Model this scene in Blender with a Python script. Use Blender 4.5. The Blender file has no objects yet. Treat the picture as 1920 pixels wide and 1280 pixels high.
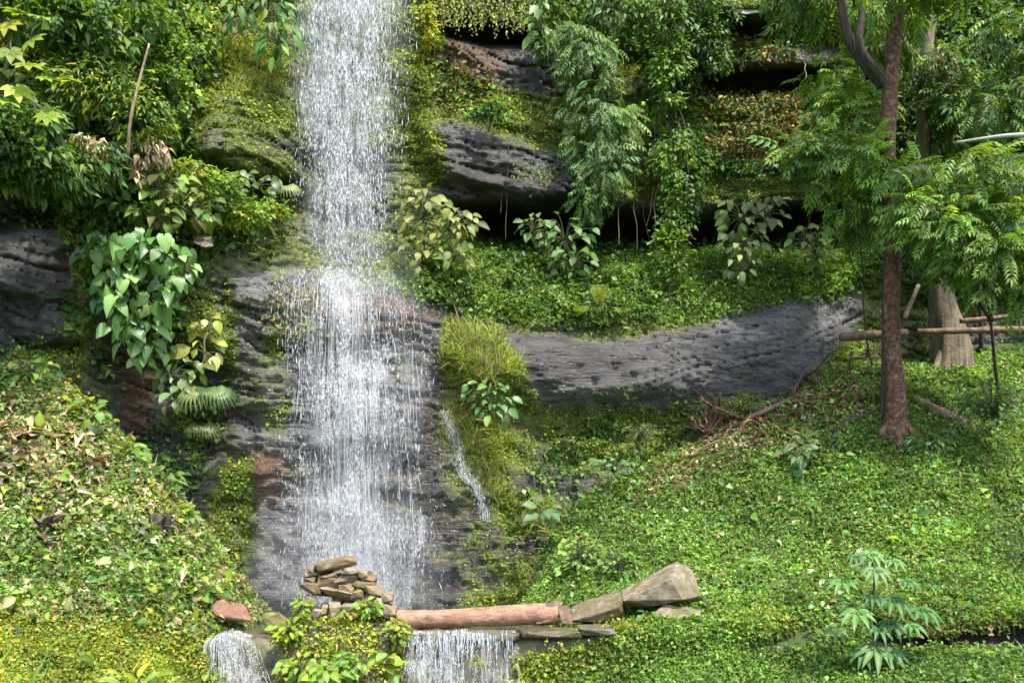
import bpy, bmesh, math, random
import numpy as np
from mathutils import Vector, Matrix

# ------------------------------------------------------------------ camera / light
sc = bpy.context.scene
F, CX, HY, ZC = 1700.0, 960.0, 958.0, 1.87          # focal length and horizon in photo pixels, eye height
cam_d = bpy.data.cameras.new('camera'); cam = bpy.data.objects.new('camera', cam_d)
sc.collection.objects.link(cam); sc.camera = cam
cam.location = (0, 0, ZC); cam.rotation_euler = (math.radians(90), 0, 0)
cam_d.sensor_width = 36; cam_d.lens = 36 * F / 1920.0
cam_d.shift_y = (HY - 640.0) / 1920.0
cam_d.clip_start = 0.05; cam_d.clip_end = 2000

SUN_EL = math.radians(62)
sd = Vector((0.50, -0.80, 0)).normalized() * math.cos(SUN_EL) + Vector((0, 0, math.sin(SUN_EL)))
world = bpy.data.worlds.new('World'); sc.world = world; world.use_nodes = True
wn = world.node_tree
sky = wn.nodes.new('ShaderNodeTexSky'); sky.sky_type = 'NISHITA'; sky.sun_disc = False
sky.sun_elevation = SUN_EL; sky.sun_rotation = math.atan2(sd.x, sd.y)
sky.air_density = 1.0; sky.dust_density = 2.5
bg = wn.nodes['Background']; bg.inputs['Strength'].default_value = 0.15
wn.links.new(sky.outputs[0], bg.inputs[0])
sun_d = bpy.data.lights.new('sun', 'SUN'); sun_d.energy = 2.3; sun_d.angle = math.radians(2.0)
sun_d.color = (1.0, 0.95, 0.86)
sun = bpy.data.objects.new('sun', sun_d); sc.collection.objects.link(sun)
sun.rotation_euler = sd.to_track_quat('Z', 'Y').to_euler()
sc.view_settings.view_transform = 'Standard'; sc.view_settings.look = 'None'
sc.view_settings.exposure = 1.76; sc.view_settings.gamma = 1.0
sc.render.engine = 'CYCLES'
cy = sc.cycles
cy.max_bounces = 6; cy.diffuse_bounces = 4; cy.glossy_bounces = 2; cy.transmission_bounces = 3
cy.transparent_max_bounces = 10; cy.use_denoising = True; cy.sample_clamp_indirect = 4.0
cy.caustics_reflective = False; cy.caustics_refractive = False

C = sc.collection
rng = np.random.default_rng(7)
random.seed(7)

# ------------------------------------------------------------------ helpers
def P(px, py, Y):
    return np.array([(px - CX) / F * Y, Y, ZC + (HY - py) / F * Y])
def Pn(px, py, Y):
    px = np.asarray(px, float); py = np.asarray(py, float); Y = np.asarray(Y, float)
    return np.stack([(px - CX) / F * Y, Y, ZC + (HY - py) / F * Y], -1)
def proj(p):
    Y = np.maximum(p[..., 1], 0.2)
    return CX + F * p[..., 0] / Y, HY - F * (p[..., 2] - ZC) / Y

def _hash(ix, iy, iz, seed):
    h = (ix.astype(np.int64) * 374761393 + iy.astype(np.int64) * 668265263 + iz.astype(np.int64) * 2147483647 + seed * 974711)
    h = (h ^ (h >> 13)) * 1274126177
    h = h ^ (h >> 16)
    return (h & 0xFFFFF) / float(0xFFFFF)
def vnoise(p, seed=0):
    i = np.floor(p); f = p - i; f = f * f * (3 - 2 * f); i = i.astype(np.int64)
    x, y, z = i[..., 0], i[..., 1], i[..., 2]; u, v, w = f[..., 0], f[..., 1], f[..., 2]
    r = 0
    for dx in (0, 1):
        for dy in (0, 1):
            for dz in (0, 1):
                r = r + _hash(x + dx, y + dy, z + dz, seed) * (u if dx else 1 - u) * (v if dy else 1 - v) * (w if dz else 1 - w)
    return r * 2 - 1
def fbm(p, oct=4, seed=0, gain=0.5):
    a, s, r = 1.0, 0.0, 0
    for o in range(oct):
        r = r + a * vnoise(p * (2.03 ** o) + o * 17.3, seed + o); s += a; a *= gain
    return r / s

def tag(o, label=None, cat=None, group=None, kind=None):
    if label: o['label'] = label
    if cat: o['category'] = cat
    if group: o['group'] = group
    if kind: o['kind'] = kind
    return o
def empty(name, loc):
    o = bpy.data.objects.new(name, None); C.objects.link(o); o.location = Vector(loc); o.empty_display_size = 0.1
    return o
def mesh_np(name, V, T, mat=None, col=None, smooth=False):
    """V (n,3); T (m,3|4) int"""
    me = bpy.data.meshes.new(name)
    V = np.asarray(V, np.float32); T = np.asarray(T, np.int32)
    k = T.shape[1]
    me.vertices.add(len(V)); me.vertices.foreach_set('co', V.ravel())
    me.loops.add(T.size); me.loops.foreach_set('vertex_index', T.ravel())
    me.polygons.add(len(T)); me.polygons.foreach_set('loop_start', np.arange(0, T.size, k, dtype=np.int32))
    me.polygons.foreach_set('loop_total', np.full(len(T), k, np.int32))
    if smooth: me.polygons.foreach_set('use_smooth', np.ones(len(T), bool))
    if col is not None:
        a = me.attributes.new('col', 'FLOAT_COLOR', 'POINT')
        c = np.ones((len(V), 4), np.float32); c[:, :col.shape[1]] = col
        a.data.foreach_set('color', c.ravel())
    me.update(calc_edges=True)
    if mat: me.materials.append(mat)
    return me
def obj(name, me, parent=None, loc=None):
    o = bpy.data.objects.new(name, me); C.objects.link(o)
    if parent is not None: o.parent = parent
    if loc is not None: o.location = Vector(loc)
    return o
def part(name, V, T, mat, parent, col=None, smooth=False, kind=None):
    """mesh given in world space, child of an empty that is only translated"""
    off = np.array(parent.location) if parent is not None else np.zeros(3)
    o = obj(name, mesh_np(name, V - off, T, mat, col, smooth), parent)
    if kind: o['kind'] = kind
    return o

# ------------------------------------------------------------------ materials
def new_mat(name):
    m = bpy.data.materials.new(name); m.use_nodes = True
    nt = m.node_tree; return m, nt, nt.nodes, nt.links, nt.nodes['Principled BSDF']
def N(nt, t, **kw):
    n = nt.nodes.new(t)
    for k, v in kw.items():
        if k.startswith('i_'): n.inputs[k[2:].replace('_', ' ')].default_value = v
        else: setattr(n, k, v)
    return n
def ramp(nt, stops):
    r = nt.nodes.new('ShaderNodeValToRGB'); e = r.color_ramp.elements
    while len(e) < len(stops): e.new(0.5)
    for i, (p, c) in enumerate(stops):
        e[i].position = p; e[i].color = (*c, 1) if len(c) == 3 else c
    return r
def mixc(nt, a, b, fac, mode='MIX'):
    m = nt.nodes.new('ShaderNodeMix'); m.data_type = 'RGBA'; m.blend_type = mode
    for s, v in ((m.inputs[0], fac), (m.inputs[6], a), (m.inputs[7], b)):
        if hasattr(v, 'is_linked') or isinstance(v, bpy.types.NodeSocket): nt.links.new(v, s)
        else: s.default_value = v if not isinstance(v, tuple) else ((*v, 1) if len(v) == 3 else v)
    return m.outputs[2]
def math_n(nt, op, a, b=None, c=None, clamp=False):
    m = nt.nodes.new('ShaderNodeMath'); m.operation = op; m.use_clamp = clamp
    for i, v in enumerate((a, b, c)):
        if v is None: continue
        if isinstance(v, bpy.types.NodeSocket): nt.links.new(v, m.inputs[i])
        else: m.inputs[i].default_value = v
    return m.outputs[0]
def pos_map(nt, scale=(1, 1, 1), rot=(0, 0, 0)):
    g = nt.nodes.new('ShaderNodeNewGeometry'); mp = nt.nodes.new('ShaderNodeMapping')
    mp.inputs['Scale'].default_value = scale; mp.inputs['Rotation'].default_value = rot
    nt.links.new(g.outputs['Position'], mp.inputs['Vector']); return mp.outputs[0]
def noise_n(nt, vec, scale, detail=4, rough=0.55):
    n = nt.nodes.new('ShaderNodeTexNoise'); n.inputs['Scale'].default_value = scale
    n.inputs['Detail'].default_value = detail; n.inputs['Roughness'].default_value = rough
    nt.links.new(vec, n.inputs['Vector']); return n.outputs['Fac']

def leaf_mat(name, rough=0.48, trans=0.43, spec=0.32):
    m, nt, nd, lk, b = new_mat(name)
    at = N(nt, 'ShaderNodeAttribute', attribute_name='col')
    n = noise_n(nt, pos_map(nt), 16, 4, 0.65)
    oi = nd.new('ShaderNodeObjectInfo')
    v = math_n(nt, 'MULTIPLY_ADD', n, 0.9, 0.55)
    c = mixc(nt, (0, 0, 0), at.outputs['Color'], v)
    lk.new(c, b.inputs['Base Color']); b.inputs['Roughness'].default_value = rough
    b.inputs['Specular IOR Level'].default_value = spec
    tr = nd.new('ShaderNodeBsdfTranslucent')
    c2 = mixc(nt, c, (1.35, 1.25, 0.35), 1.0, 'MULTIPLY')
    lk.new(c2, tr.inputs['Color'])
    ms = nd.new('ShaderNodeMixShader'); ms.inputs[0].default_value = trans
    lk.new(b.outputs[0], ms.inputs[1]); lk.new(tr.outputs[0], ms.inputs[2])
    lk.new(ms.outputs[0], nd['Material Output'].inputs['Surface'])
    return m
M_LEAF = leaf_mat('leaf')
M_GLOSSY = leaf_mat('glossy_leaf', 0.4, 0.3, 0.4)
M_MOSS = leaf_mat('moss_leaf', 0.75, 0.25, 0.15)
M_DRY = leaf_mat('dry_leaf', 0.7, 0.15, 0.2)

def bark_mat(name, c1, c2, c3, stretch=(6, 6, 1.2), bump=0.5, rough=0.8):
    m, nt, nd, lk, b = new_mat(name)
    p = pos_map(nt, stretch)
    n1 = noise_n(nt, p, 2.2, 6, 0.62); n2 = noise_n(nt, pos_map(nt), 9, 5, 0.6)
    r = ramp(nt, [(0.28, c1), (0.48, c2), (0.68, c3)]); lk.new(n1, r.inputs[0])
    c = mixc(nt, r.outputs[0], c1, math_n(nt, 'MULTIPLY', n2, 0.6))
    lk.new(c, b.inputs['Base Color']); b.inputs['Roughness'].default_value = rough
    bm = nd.new('ShaderNodeBump'); bm.inputs['Strength'].default_value = bump; bm.inputs['Distance'].default_value = 0.03
    lk.new(math_n(nt, 'ADD', n1, n2), bm.inputs['Height']); lk.new(bm.outputs[0], b.inputs['Normal'])
    return m
M_REDBARK = bark_mat('red_bark', (0.03, 0.013, 0.007), (0.13, 0.052, 0.025), (0.34, 0.21, 0.13), (5, 5, 5.5), 1.0)
M_PALEBARK = bark_mat('pale_bark', (0.06, 0.045, 0.027), (0.16, 0.12, 0.07), (0.30, 0.24, 0.15), (8, 8, 0.7), 1.0)
M_DARKBARK = bark_mat('dark_bark', (0.018, 0.014, 0.011), (0.05, 0.036, 0.026), (0.12, 0.09, 0.07))
M_BROWNWOOD = bark_mat('brown_wood', (0.06, 0.032, 0.02), (0.15, 0.085, 0.055), (0.28, 0.19, 0.13))
M_PINKLOG = bark_mat('pink_log', (0.13, 0.065, 0.035), (0.30, 0.165, 0.10), (0.42, 0.26, 0.17), (2.2, 5, 5), 0.9, 0.8)
M_WHITEWOOD = bark_mat('white_wood', (0.3, 0.27, 0.22), (0.5, 0.47, 0.42), (0.62, 0.6, 0.55))
M_STEM = bark_mat('green_stem', (0.05, 0.07, 0.02), (0.09, 0.10, 0.035), (0.16, 0.13, 0.06))
M_DRYSTEM = bark_mat('dry_stem', (0.22, 0.16, 0.08), (0.38, 0.29, 0.16), (0.5, 0.42, 0.27))

def stone_mat(name, c1, c2, c3, moss=0.0, rough=0.8, mosscol=(0.11, 0.13, 0.02)):
    m, nt, nd, lk, b = new_mat(name)
    p = pos_map(nt); oi = nd.new('ShaderNodeObjectInfo')
    n1 = noise_n(nt, p, 7.5, 7, 0.68); n2 = noise_n(nt, p, 30, 5, 0.7)
    r = ramp(nt, [(0.3, c1), (0.52, c2), (0.75, c3)]); lk.new(n1, r.inputs[0])
    hv = nd.new('ShaderNodeHueSaturation'); lk.new(r.outputs[0], hv.inputs['Color'])
    lk.new(math_n(nt, 'MULTIPLY_ADD', oi.outputs['Random'], 0.6, 0.68), hv.inputs['Value'])
    lk.new(math_n(nt, 'MULTIPLY_ADD', oi.outputs['Random'], -0.5, 1.15), hv.inputs['Saturation'])
    c = mixc(nt, hv.outputs[0], (0.05, 0.035, 0.025), math_n(nt, 'MULTIPLY_ADD', n2, 1.6, -0.75, clamp=True))
    if moss > 0:
        g = nd.new('ShaderNodeNewGeometry'); s = nd.new('ShaderNodeSeparateXYZ'); lk.new(g.outputs['Normal'], s.inputs[0])
        f = math_n(nt, 'MULTIPLY_ADD', noise_n(nt, p, 4.2, 7, 0.65), 5.0, -2.9 + moss, clamp=True)
        c = mixc(nt, c, mosscol, f)
    lk.new(c, b.inputs['Base Color']); b.inputs['Roughness'].default_value = rough
    bm = nd.new('ShaderNodeBump'); bm.inputs['Strength'].default_value = 0.7; bm.inputs['Distance'].default_value = 0.025
    lk.new(math_n(nt, 'MULTIPLY_ADD', n2, 0.5, n1), bm.inputs['Height']); lk.new(bm.outputs[0], b.inputs['Normal'])
    return m
M_CAIRN = stone_mat('cairn_stone', (0.10, 0.065, 0.035), (0.23, 0.16, 0.09), (0.38, 0.29, 0.18), 0.35)
M_REDSTONE = stone_mat('red_stone', (0.13, 0.055, 0.03), (0.24, 0.11, 0.065), (0.33, 0.18, 0.11), 0.25)
M_SLAB = stone_mat('slab_stone', (0.10, 0.07, 0.04), (0.21, 0.16, 0.10), (0.42, 0.37, 0.29), 0.75, mosscol=(0.10, 0.09, 0.03))
M_WALLSTONE = stone_mat('wall_stone', (0.035, 0.025, 0.018), (0.10, 0.075, 0.05), (0.21, 0.165, 0.115), 0.55, 0.42)
M_TAN = stone_mat('tan_stone', (0.28, 0.2, 0.12), (0.42, 0.33, 0.2), (0.52, 0.43, 0.28), 0.5)

# cliff rock: attribute col = (moss, brown earth, wet)
def cliff_mat():
    m, nt, nd, lk, b = new_mat('wet_rock')
    at = N(nt, 'ShaderNodeAttribute', attribute_name='col')
    sp = nd.new('ShaderNodeSeparateColor'); lk.new(at.outputs['Color'], sp.inputs[0])
    p = pos_map(nt); ps = pos_map(nt, (1.0, 1.0, 4.5), (0, math.radians(7), 0))
    n1 = noise_n(nt, p, 1.7, 8, 0.62); n2 = noise_n(nt, ps, 2.4, 8, 0.68); n3 = noise_n(nt, p, 17, 5, 0.7); n4 = noise_n(nt, pos_map(nt, (0.28, 0.28, 4.5), (0, math.radians(12), 0)), 7.0, 6, 0.7)
    r = ramp(nt, [(0.28, (0.010, 0.009, 0.008)), (0.48, (0.034, 0.029, 0.025)), (0.66, (0.075, 0.065, 0.057)), (0.85, (0.14, 0.13, 0.12))])
    lk.new(math_n(nt, 'MULTIPLY_ADD', n2, 0.55, math_n(nt, 'MULTIPLY', n1, 0.45)), r.inputs[0])
    rp = ramp(nt, [(0.34, (0.025, 0.023, 0.022)), (0.45, (0.10, 0.097, 0.094)), (0.57, (0.19, 0.186, 0.185)), (0.72, (0.34, 0.335, 0.335))])
    lk.new(math_n(nt, 'MULTIPLY_ADD', n2, 0.45, math_n(nt, 'MULTIPLY', n4, 0.55)), rp.inputs[0])
    rock = mixc(nt, r.outputs[0], rp.outputs[0], at.outputs['Alpha'])
    ck = nd.new('ShaderNodeTexVoronoi'); ck.feature = 'DISTANCE_TO_EDGE'; ck.inputs['Scale'].default_value = 1.0
    wv = nd.new('ShaderNodeVectorMath'); wv.operation = 'MULTIPLY_ADD'; cn = nd.new('ShaderNodeTexNoise'); cn.inputs['Scale'].default_value = 1.6; cn.inputs['Detail'].default_value = 5; lk.new(p, cn.inputs['Vector'])
    lk.new(cn.outputs['Color'], wv.inputs[0]); wv.inputs[1].default_value = (1.4, 1.4, 1.4); lk.new(pos_map(nt, (0.32, 0.32, 2.6), (0, math.radians(8), 0)), wv.inputs[2]); lk.new(wv.outputs[0], ck.inputs['Vector'])
    crack = math_n(nt, 'MULTIPLY', math_n(nt, 'MULTIPLY_ADD', ck.outputs['Distance'], -26.0, 1.0, clamp=True), math_n(nt, 'MULTIPLY_ADD', noise_n(nt, p, 0.9, 4, 0.6), 7.0, -3.4, clamp=True))
    rock = mixc(nt, rock, (0.012, 0.011, 0.010), math_n(nt, 'MULTIPLY', crack, 0.85))
    earth = ramp(nt, [(0.3, (0.045, 0.022, 0.012)), (0.55, (0.13, 0.065, 0.03)), (0.8, (0.24, 0.15, 0.075))]); lk.new(n3, earth.inputs[0])
    fb = math_n(nt, 'MULTIPLY_ADD', math_n(nt, 'ADD', sp.outputs[1], n1), 3.2, -2.9, clamp=True)
    c = mixc(nt, rock, earth.outputs[0], fb)
    moss = ramp(nt, [(0.3, (0.03, 0.045, 0.008)), (0.55, (0.11, 0.145, 0.018)), (0.8, (0.22, 0.27, 0.035))]); lk.new(n3, moss.inputs[0])
    fm = math_n(nt, 'MULTIPLY_ADD', math_n(nt, 'ADD', sp.outputs[0], math_n(nt, 'MULTIPLY_ADD', n3, 0.5, math_n(nt, 'MULTIPLY', n2, 0.6))), 4.5, -3.9, clamp=True)
    c = mixc(nt, c, moss.outputs[0], fm)
    lk.new(c, b.inputs['Base Color'])
    rg = math_n(nt, 'MULTIPLY_ADD', sp.outputs[2], -0.5, math_n(nt, 'MULTIPLY_ADD', n3, 0.3, 0.52))
    rg = math_n(nt, 'MAXIMUM', rg, math_n(nt, 'MULTIPLY', fm, 0.85))
    lk.new(rg, b.inputs['Roughness'])
    bm = nd.new('ShaderNodeBump'); bm.inputs['Strength'].default_value = 1.0; bm.inputs['Distance'].default_value = 0.11; b.inputs['Specular IOR Level'].default_value = 0.75
    h = math_n(nt, 'MULTIPLY_ADD', n4, 0.5, math_n(nt, 'MULTIPLY', n3, 0.3)); h = math_n(nt, 'ADD', h, math_n(nt, 'ADD', n2, math_n(nt, 'MULTIPLY_ADD', n1, 0.5, math_n(nt, 'MULTIPLY', crack, -0.5))))
    lk.new(h, bm.inputs['Height']); lk.new(bm.outputs[0], b.inputs['Normal'])
    return m
M_CLIFF = cliff_mat()

def soil_mat():
    m, nt, nd, lk, b = new_mat('soil')
    at = N(nt, 'ShaderNodeAttribute', attribute_name='col')
    sp = nd.new('ShaderNodeSeparateColor'); lk.new(at.outputs['Color'], sp.inputs[0])
    p = pos_map(nt); n1 = noise_n(nt, p, 2.2, 6, 0.6); n3 = noise_n(nt, p, 22, 5, 0.7)
    s = ramp(nt, [(0.3, (0.03, 0.018, 0.011)), (0.55, (0.085, 0.05, 0.028)), (0.8, (0.17, 0.11, 0.065))]); lk.new(n3, s.inputs[0])
    g = ramp(nt, [(0.3, (0.02, 0.035, 0.006)), (0.6, (0.06, 0.095, 0.015)), (0.85, (0.11, 0.15, 0.03))]); lk.new(n3, g.inputs[0])
    f = math_n(nt, 'MULTIPLY_ADD', math_n(nt, 'ADD', sp.outputs[0], n1), 3.0, -2.2, clamp=True)
    sc_ = mixc(nt, s.outputs[0], (0.018, 0.012, 0.008), sp.outputs[1])  # second channel: shade under the turf lip, painted into the soil colour
    lk.new(mixc(nt, sc_, g.outputs[0], f), b.inputs['Base Color']); b.inputs['Roughness'].default_value = 0.9
    bm = nd.new('ShaderNodeBump'); bm.inputs['Strength'].default_value = 0.8; bm.inputs['Distance'].default_value = 0.05
    lk.new(math_n(nt, 'ADD', n3, n1), bm.inputs['Height']); lk.new(bm.outputs[0], b.inputs['Normal'])
    return m
M_SOIL = soil_mat()

def water_mat(name, alpha_lo, alpha_hi, scl, scale=1.0, grain=0.0):
    """falling white water: broken veil, clear between the threads"""
    m, nt, nd, lk, b = new_mat(name)
    p = pos_map(nt, scl); n = noise_n(nt, p, scale, 6, 0.7); n2 = noise_n(nt, pos_map(nt), 1.1, 3)
    b.inputs['Base Color'].default_value = (0.7, 0.73, 0.76, 1); b.inputs['Roughness'].default_value = 0.35
    if grain > 0: n = math_n(nt, 'MULTIPLY_ADD', math_n(nt, 'SUBTRACT', noise_n(nt, pos_map(nt, (38, 38, 9)), 1.0, 3, 0.7), 0.5), grain, n)
    a = math_n(nt, 'MULTIPLY_ADD', math_n(nt, 'ADD', n, math_n(nt, 'MULTIPLY', n2, 0.25)), 1.0 / (alpha_hi - alpha_lo), -alpha_lo / (alpha_hi - alpha_lo), clamp=True)
    at = N(nt, 'ShaderNodeAttribute', attribute_name='col')
    sp = nd.new('ShaderNodeSeparateColor'); lk.new(at.outputs['Color'], sp.inputs[0])
    a = math_n(nt, 'MULTIPLY', a, sp.outputs[0])
    lk.new(a, b.inputs['Alpha'])
    return m
M_VEIL = water_mat('water_veil', 0.44, 1.12, (11, 5, 0.55), 1.0, 1.0)
M_FOAM = water_mat('water_foam', 0.52, 0.85, (12, 6, 3.0), 1.0, 0.5)
def drop_mat():
    m, nt, nd, lk, b = new_mat('water_drop')
    b.inputs['Base Color'].default_value = (0.66, 0.69, 0.72, 1); b.inputs['Roughness'].default_value = 0.2
    tr = nd.new('ShaderNodeBsdfTranslucent'); tr.inputs[0].default_value = (0.7, 0.73, 0.76, 1)
    ms = nd.new('ShaderNodeMixShader'); ms.inputs[0].default_value = 0.35
    lk.new(b.outputs[0], ms.inputs[1]); lk.new(tr.outputs[0], ms.inputs[2]); lk.new(ms.outputs[0], nd['Material Output'].inputs['Surface'])
    return m
M_DROP = drop_mat()
def pool_mat():
    m, nt, nd, lk, b = new_mat('pool_water')
    b.inputs['Base Color'].default_value = (0.05, 0.055, 0.045, 1); b.inputs['Roughness'].default_value = 0.06
    n = noise_n(nt, pos_map(nt), 7, 4); bm = nd.new('ShaderNodeBump'); bm.inputs['Strength'].default_value = 0.35; bm.inputs['Distance'].default_value = 0.05
    lk.new(n, bm.inputs['Height']); lk.new(bm.outputs[0], b.inputs['Normal']); return m
M_POOL = pool_mat()

# ------------------------------------------------------------------ picture-plane rasters used to author masks on the rock
STEP = 4; PX0, PX1, PY0, PY1 = -660, 2580, -420, 1500
gx = np.concatenate([np.arange(-660, -40, 20.), np.arange(-40, 1961, 4.), np.arange(1980, 2581, 20.)]); gy = np.concatenate([np.arange(-420, -20, 20.), np.arange(-20, 1301, 4.), np.arange(1320, 1501, 20.)])
GX, GY = np.meshgrid(gx, gy)
def inpoly(px, py, poly):
    r = np.zeros(px.shape, bool); n = len(poly); j = n - 1
    for i in range(n):
        xi, yi = poly[i]; xj, yj = poly[j]
        c = ((yi > py) != (yj > py))
        if yi != yj: r ^= c & (px < (xj - xi) * (py - yi) / (yj - yi) + xi)
        j = i
    return r
def blur(a, s):
    s = s / STEP
    if s < 0.3: return a
    k = int(3 * s) + 1; w = np.exp(-0.5 * (np.arange(-k, k + 1) / s) ** 2); w /= w.sum()
    for ax in (0, 1):
        pad = [(0, 0), (0, 0)]; pad[ax] = (k, k)
        b = np.pad(a, pad, mode='edge'); o = 0
        for i, wi in enumerate(w):
            sl = [slice(None)] * 2; sl[ax] = slice(i, i + a.shape[ax]); o = o + wi * b[tuple(sl)]
        a = o
    return a
_w = np.stack([GX / 70, GY / 70, 0 * GX], -1)
WXo = 20 * fbm(_w, 4, 901, 0.6); WYo = 16 * fbm(_w + 31.7, 4, 905, 0.6)
def ras(polys, feather=8):
    m = np.zeros(GX.shape)
    for q in polys: m = np.maximum(m, inpoly(GX + WXo, GY + WYo, q).astype(float))
    return blur(m, feather)
def samp(R, px, py):
    u = np.clip(np.interp(px, gx, np.arange(len(gx))), 0, len(gx) - 1.001); v = np.clip(np.interp(py, gy, np.arange(len(gy))), 0, len(gy) - 1.001)
    i = u.astype(int); j = v.astype(int); a = u - i; b = v - j
    return (R[j, i] * (1 - a) + R[j, i + 1] * a) * (1 - b) + (R[j + 1, i] * (1 - a) + R[j + 1, i + 1] * a) * b
def rect(x0, y0, x1, y1): return [(x0, y0), (x1, y0), (x1, y1), (x0, y1)]

# ------------------------------------------------------------------ the rock cliff
cols = [-700, -400, 0, 200, 400, 560, 760, 900, 1100, 1300, 1500, 1700, 1920, 2300, 2600]
rows = [-450, -300, 0, 150, 300, 450, 550, 700, 900, 1150, 1500]
tab = {-700: [13.5, 13.5, 13.3, 13.2, 13.2, 13.5, 13.6, 13.8, 14, 14, 14],
 -400: [14.5, 14.5, 14.3, 14.2, 14.2, 14.5, 14.6, 14.8, 15, 15, 15],
 0: [16.4, 16.2, 16, 15.6, 15.3, 15.6, 15.6, 15.8, 16, 16, 16], 200: [17.4, 17.2, 17, 16.6, 16.2, 16.3, 16.1, 16.1, 16.3, 16.3, 16.3],
 400: [18.7, 18.5, 18.2, 17.8, 17.5, 17.3, 17.0, 16.8, 16.7, 16.7, 16.7], 560: [19.7, 19.5, 19.2, 18.7, 18.5, 18.1, 17.4, 17.1, 16.9, 16.8, 16.8],
 760: [20.2, 20, 19.8, 19.5, 19.2, 18.8, 17.7, 17.2, 17.0, 16.9, 16.9], 900: [20.5, 20.3, 20.2, 20, 19.8, 20, 18.2, 17.4, 17.3, 17, 17],
 1100: [21.2, 21, 20.8, 20.6, 20.2, 20.6, 19.0, 18, 18.2, 17.4, 17.2], 1300: [21.5, 21.3, 21, 20.8, 20.4, 20.8, 19.4, 18.4, 18.6, 18, 18],
 1500: [21.5, 21.3, 21, 20.8, 20.4, 20.5, 19.3, 18.5, 18.6, 18, 18], 1700: [21.2, 21, 20.8, 20.6, 20.4, 20.4, 19.7, 19.5, 19.5, 19, 19],
 1920: [20.7, 20.5, 20.4, 20.3, 20.2, 20.2, 20.2, 20.5, 20, 19, 19], 2300: [19.5, 19.5, 19.5, 19.5, 19.5, 19.5, 19.5, 19.5, 19, 18.5, 18.5],
 2600: [18.5] * 11}
A = np.array([tab[c] for c in cols]).T
A1 = np.array([np.interp(gx, cols, A[j]) for j in range(len(rows))])
D = np.array([np.interp(gy, rows, A1[:, i]) for i in range(len(gx))]).T
D = blur(D, 22)
def dig(poly, d, feather): 
    global D
    D = D + d * ras([poly], feather)
dig([(830, 392), (1000, 402), (1100, 398), (1240, 425), (1400, 405), (1640, 385), (1650, 430), (1560, 485), (1300, 480), (1000, 485), (870, 460)], 2.3, 12)
dig([(790, 215), (900, 235), (1060, 295), (1085, 372), (960, 372), (840, 330), (800, 290)], -0.55, 9)
dig([(820, 300), (900, 330), (1100, 340), (1200, 360), (1200, 395), (960, 400), (840, 390)], -0.35, 7)
dig([(820, 42), (1050, 62), (1060, 78), (960, 90), (820, 75)], 1.5, 7)
dig([(1370, 45), (1640, 60), (1640, 105), (1380, 85)], 0.7, 8)
dig([(1300, 140), (1640, 130), (1640, 182), (1310, 187)], 1.5, 8)
dig([(1340, 0), (1440, -5), (1445, 28), (1360, 25)], -0.7, 5)
dig([(375, 315), (480, 335), (570, 345), (570, 405), (430, 385)], 1.0, 10)
dig([(380, 190), (470, 180), (560, 200), (560, 320), (470, 325), (380, 290)], -0.45, 14)
dig([(930, 757), (1000, 755), (1300, 742), (1290, 870), (1060, 910), (960, 860)], 0.32, 18)
dig([(990, 650), (1100, 660), (1300, 640), (1500, 600), (1480, 660), (1300, 740), (1040, 752)], -0.25, 12)
dig([(-100, 370), (120, 385), (140, 430), (0, 440), (-100, 430)], 0.8, 14)
dig([(190, 590), (300, 600), (420, 700), (410, 860), (250, 850), (170, 700)], 0.55, 16)
dig([(0, 540), (60, 560), (75, 640), (160, 640), (150, 668), (40, 660), (0, 600)], 0.4, 7)
dig([(480, 700), (560, 690), (800, 700), (810, 1140), (470, 1140)], -0.22, 9)
dig([(430, 520), (560, 505), (780, 560), (840, 620), (560, 650), (430, 600)], -0.3, 10)
dig([(830, 600), (960, 640), (1000, 720), (860, 715), (820, 690)], -0.35, 12)
dig([(400, 560), (500, 600), (505, 607), (400, 570)], 0.25, 4)
W = Pn(GX, GY, D)
q = W * np.array([1, 1, 1])
warp = fbm(q * 0.6, 3, 3) * 0.55 + 0.10 * q[..., 0] + 0.05 * q[..., 1]
def strata(h, seed, jig=0.12):
    c = (q[..., 2] + warp) / h + jig * fbm(q * np.array([1.5, 1.5, 1.5]), 3, seed); k = np.floor(c); f = c - k
    hh = _hash(k.astype(np.int64), k.astype(np.int64) * 0, k.astype(np.int64) * 0, seed)
    return (hh - 0.5) + 0.9 * np.clip((0.16 - f) / 0.16, 0, 1)
blk = fbm(q * np.array([0.5, 0.5, 0.8]), 2, 13)
big = fbm(q * 0.55, 3, 11); med = fbm(q * np.array([1.5, 1.5, 2.2]), 4, 21); fine = fbm(q * np.array([5, 5, 9]), 3, 31)
rid = 1 - np.abs(fbm(q * np.array([1.2, 1.2, 2.0]), 4, 43)) * 2
smooth_zone = ras([[(980, 590), (1600, 540), (1610, 640), (1500, 690), (1300, 750), (1000, 760)]], 14)
amp = 1 - 0.55 * smooth_zone
calm = (1 - 0.7 * ras([[(380, 860), (1020, 740), (1030, 1200), (360, 1200)]], 30)) * (1 - 0.95 * smooth_zone)
def layers(c, seed):
    k = np.floor(c); f = c - k; hh = _hash(k.astype(np.int64), np.zeros_like(k, dtype=np.int64), np.zeros_like(k, dtype=np.int64), seed)
    return (hh - 0.5) + 0.8 * np.clip((0.22 - f) / 0.22, 0, 1)
dip = q[..., 2] - 0.16 * (q[..., 0] - 2) - 0.03 * (q[..., 0] - 2) ** 2 + 0.20 * fbm(q * np.array([.5, .5, .5]), 2, 39)
brk = np.clip(fbm(q * np.array([1.4, 1.4, 0.5]), 3, 40) * 3 + .6, 0, 1)
band_lay = 0.17 * layers(dip / 0.33, 17) * brk + 0.08 * layers(dip / 0.13 + .05 * fbm(q * 3, 2, 38), 18)
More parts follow.
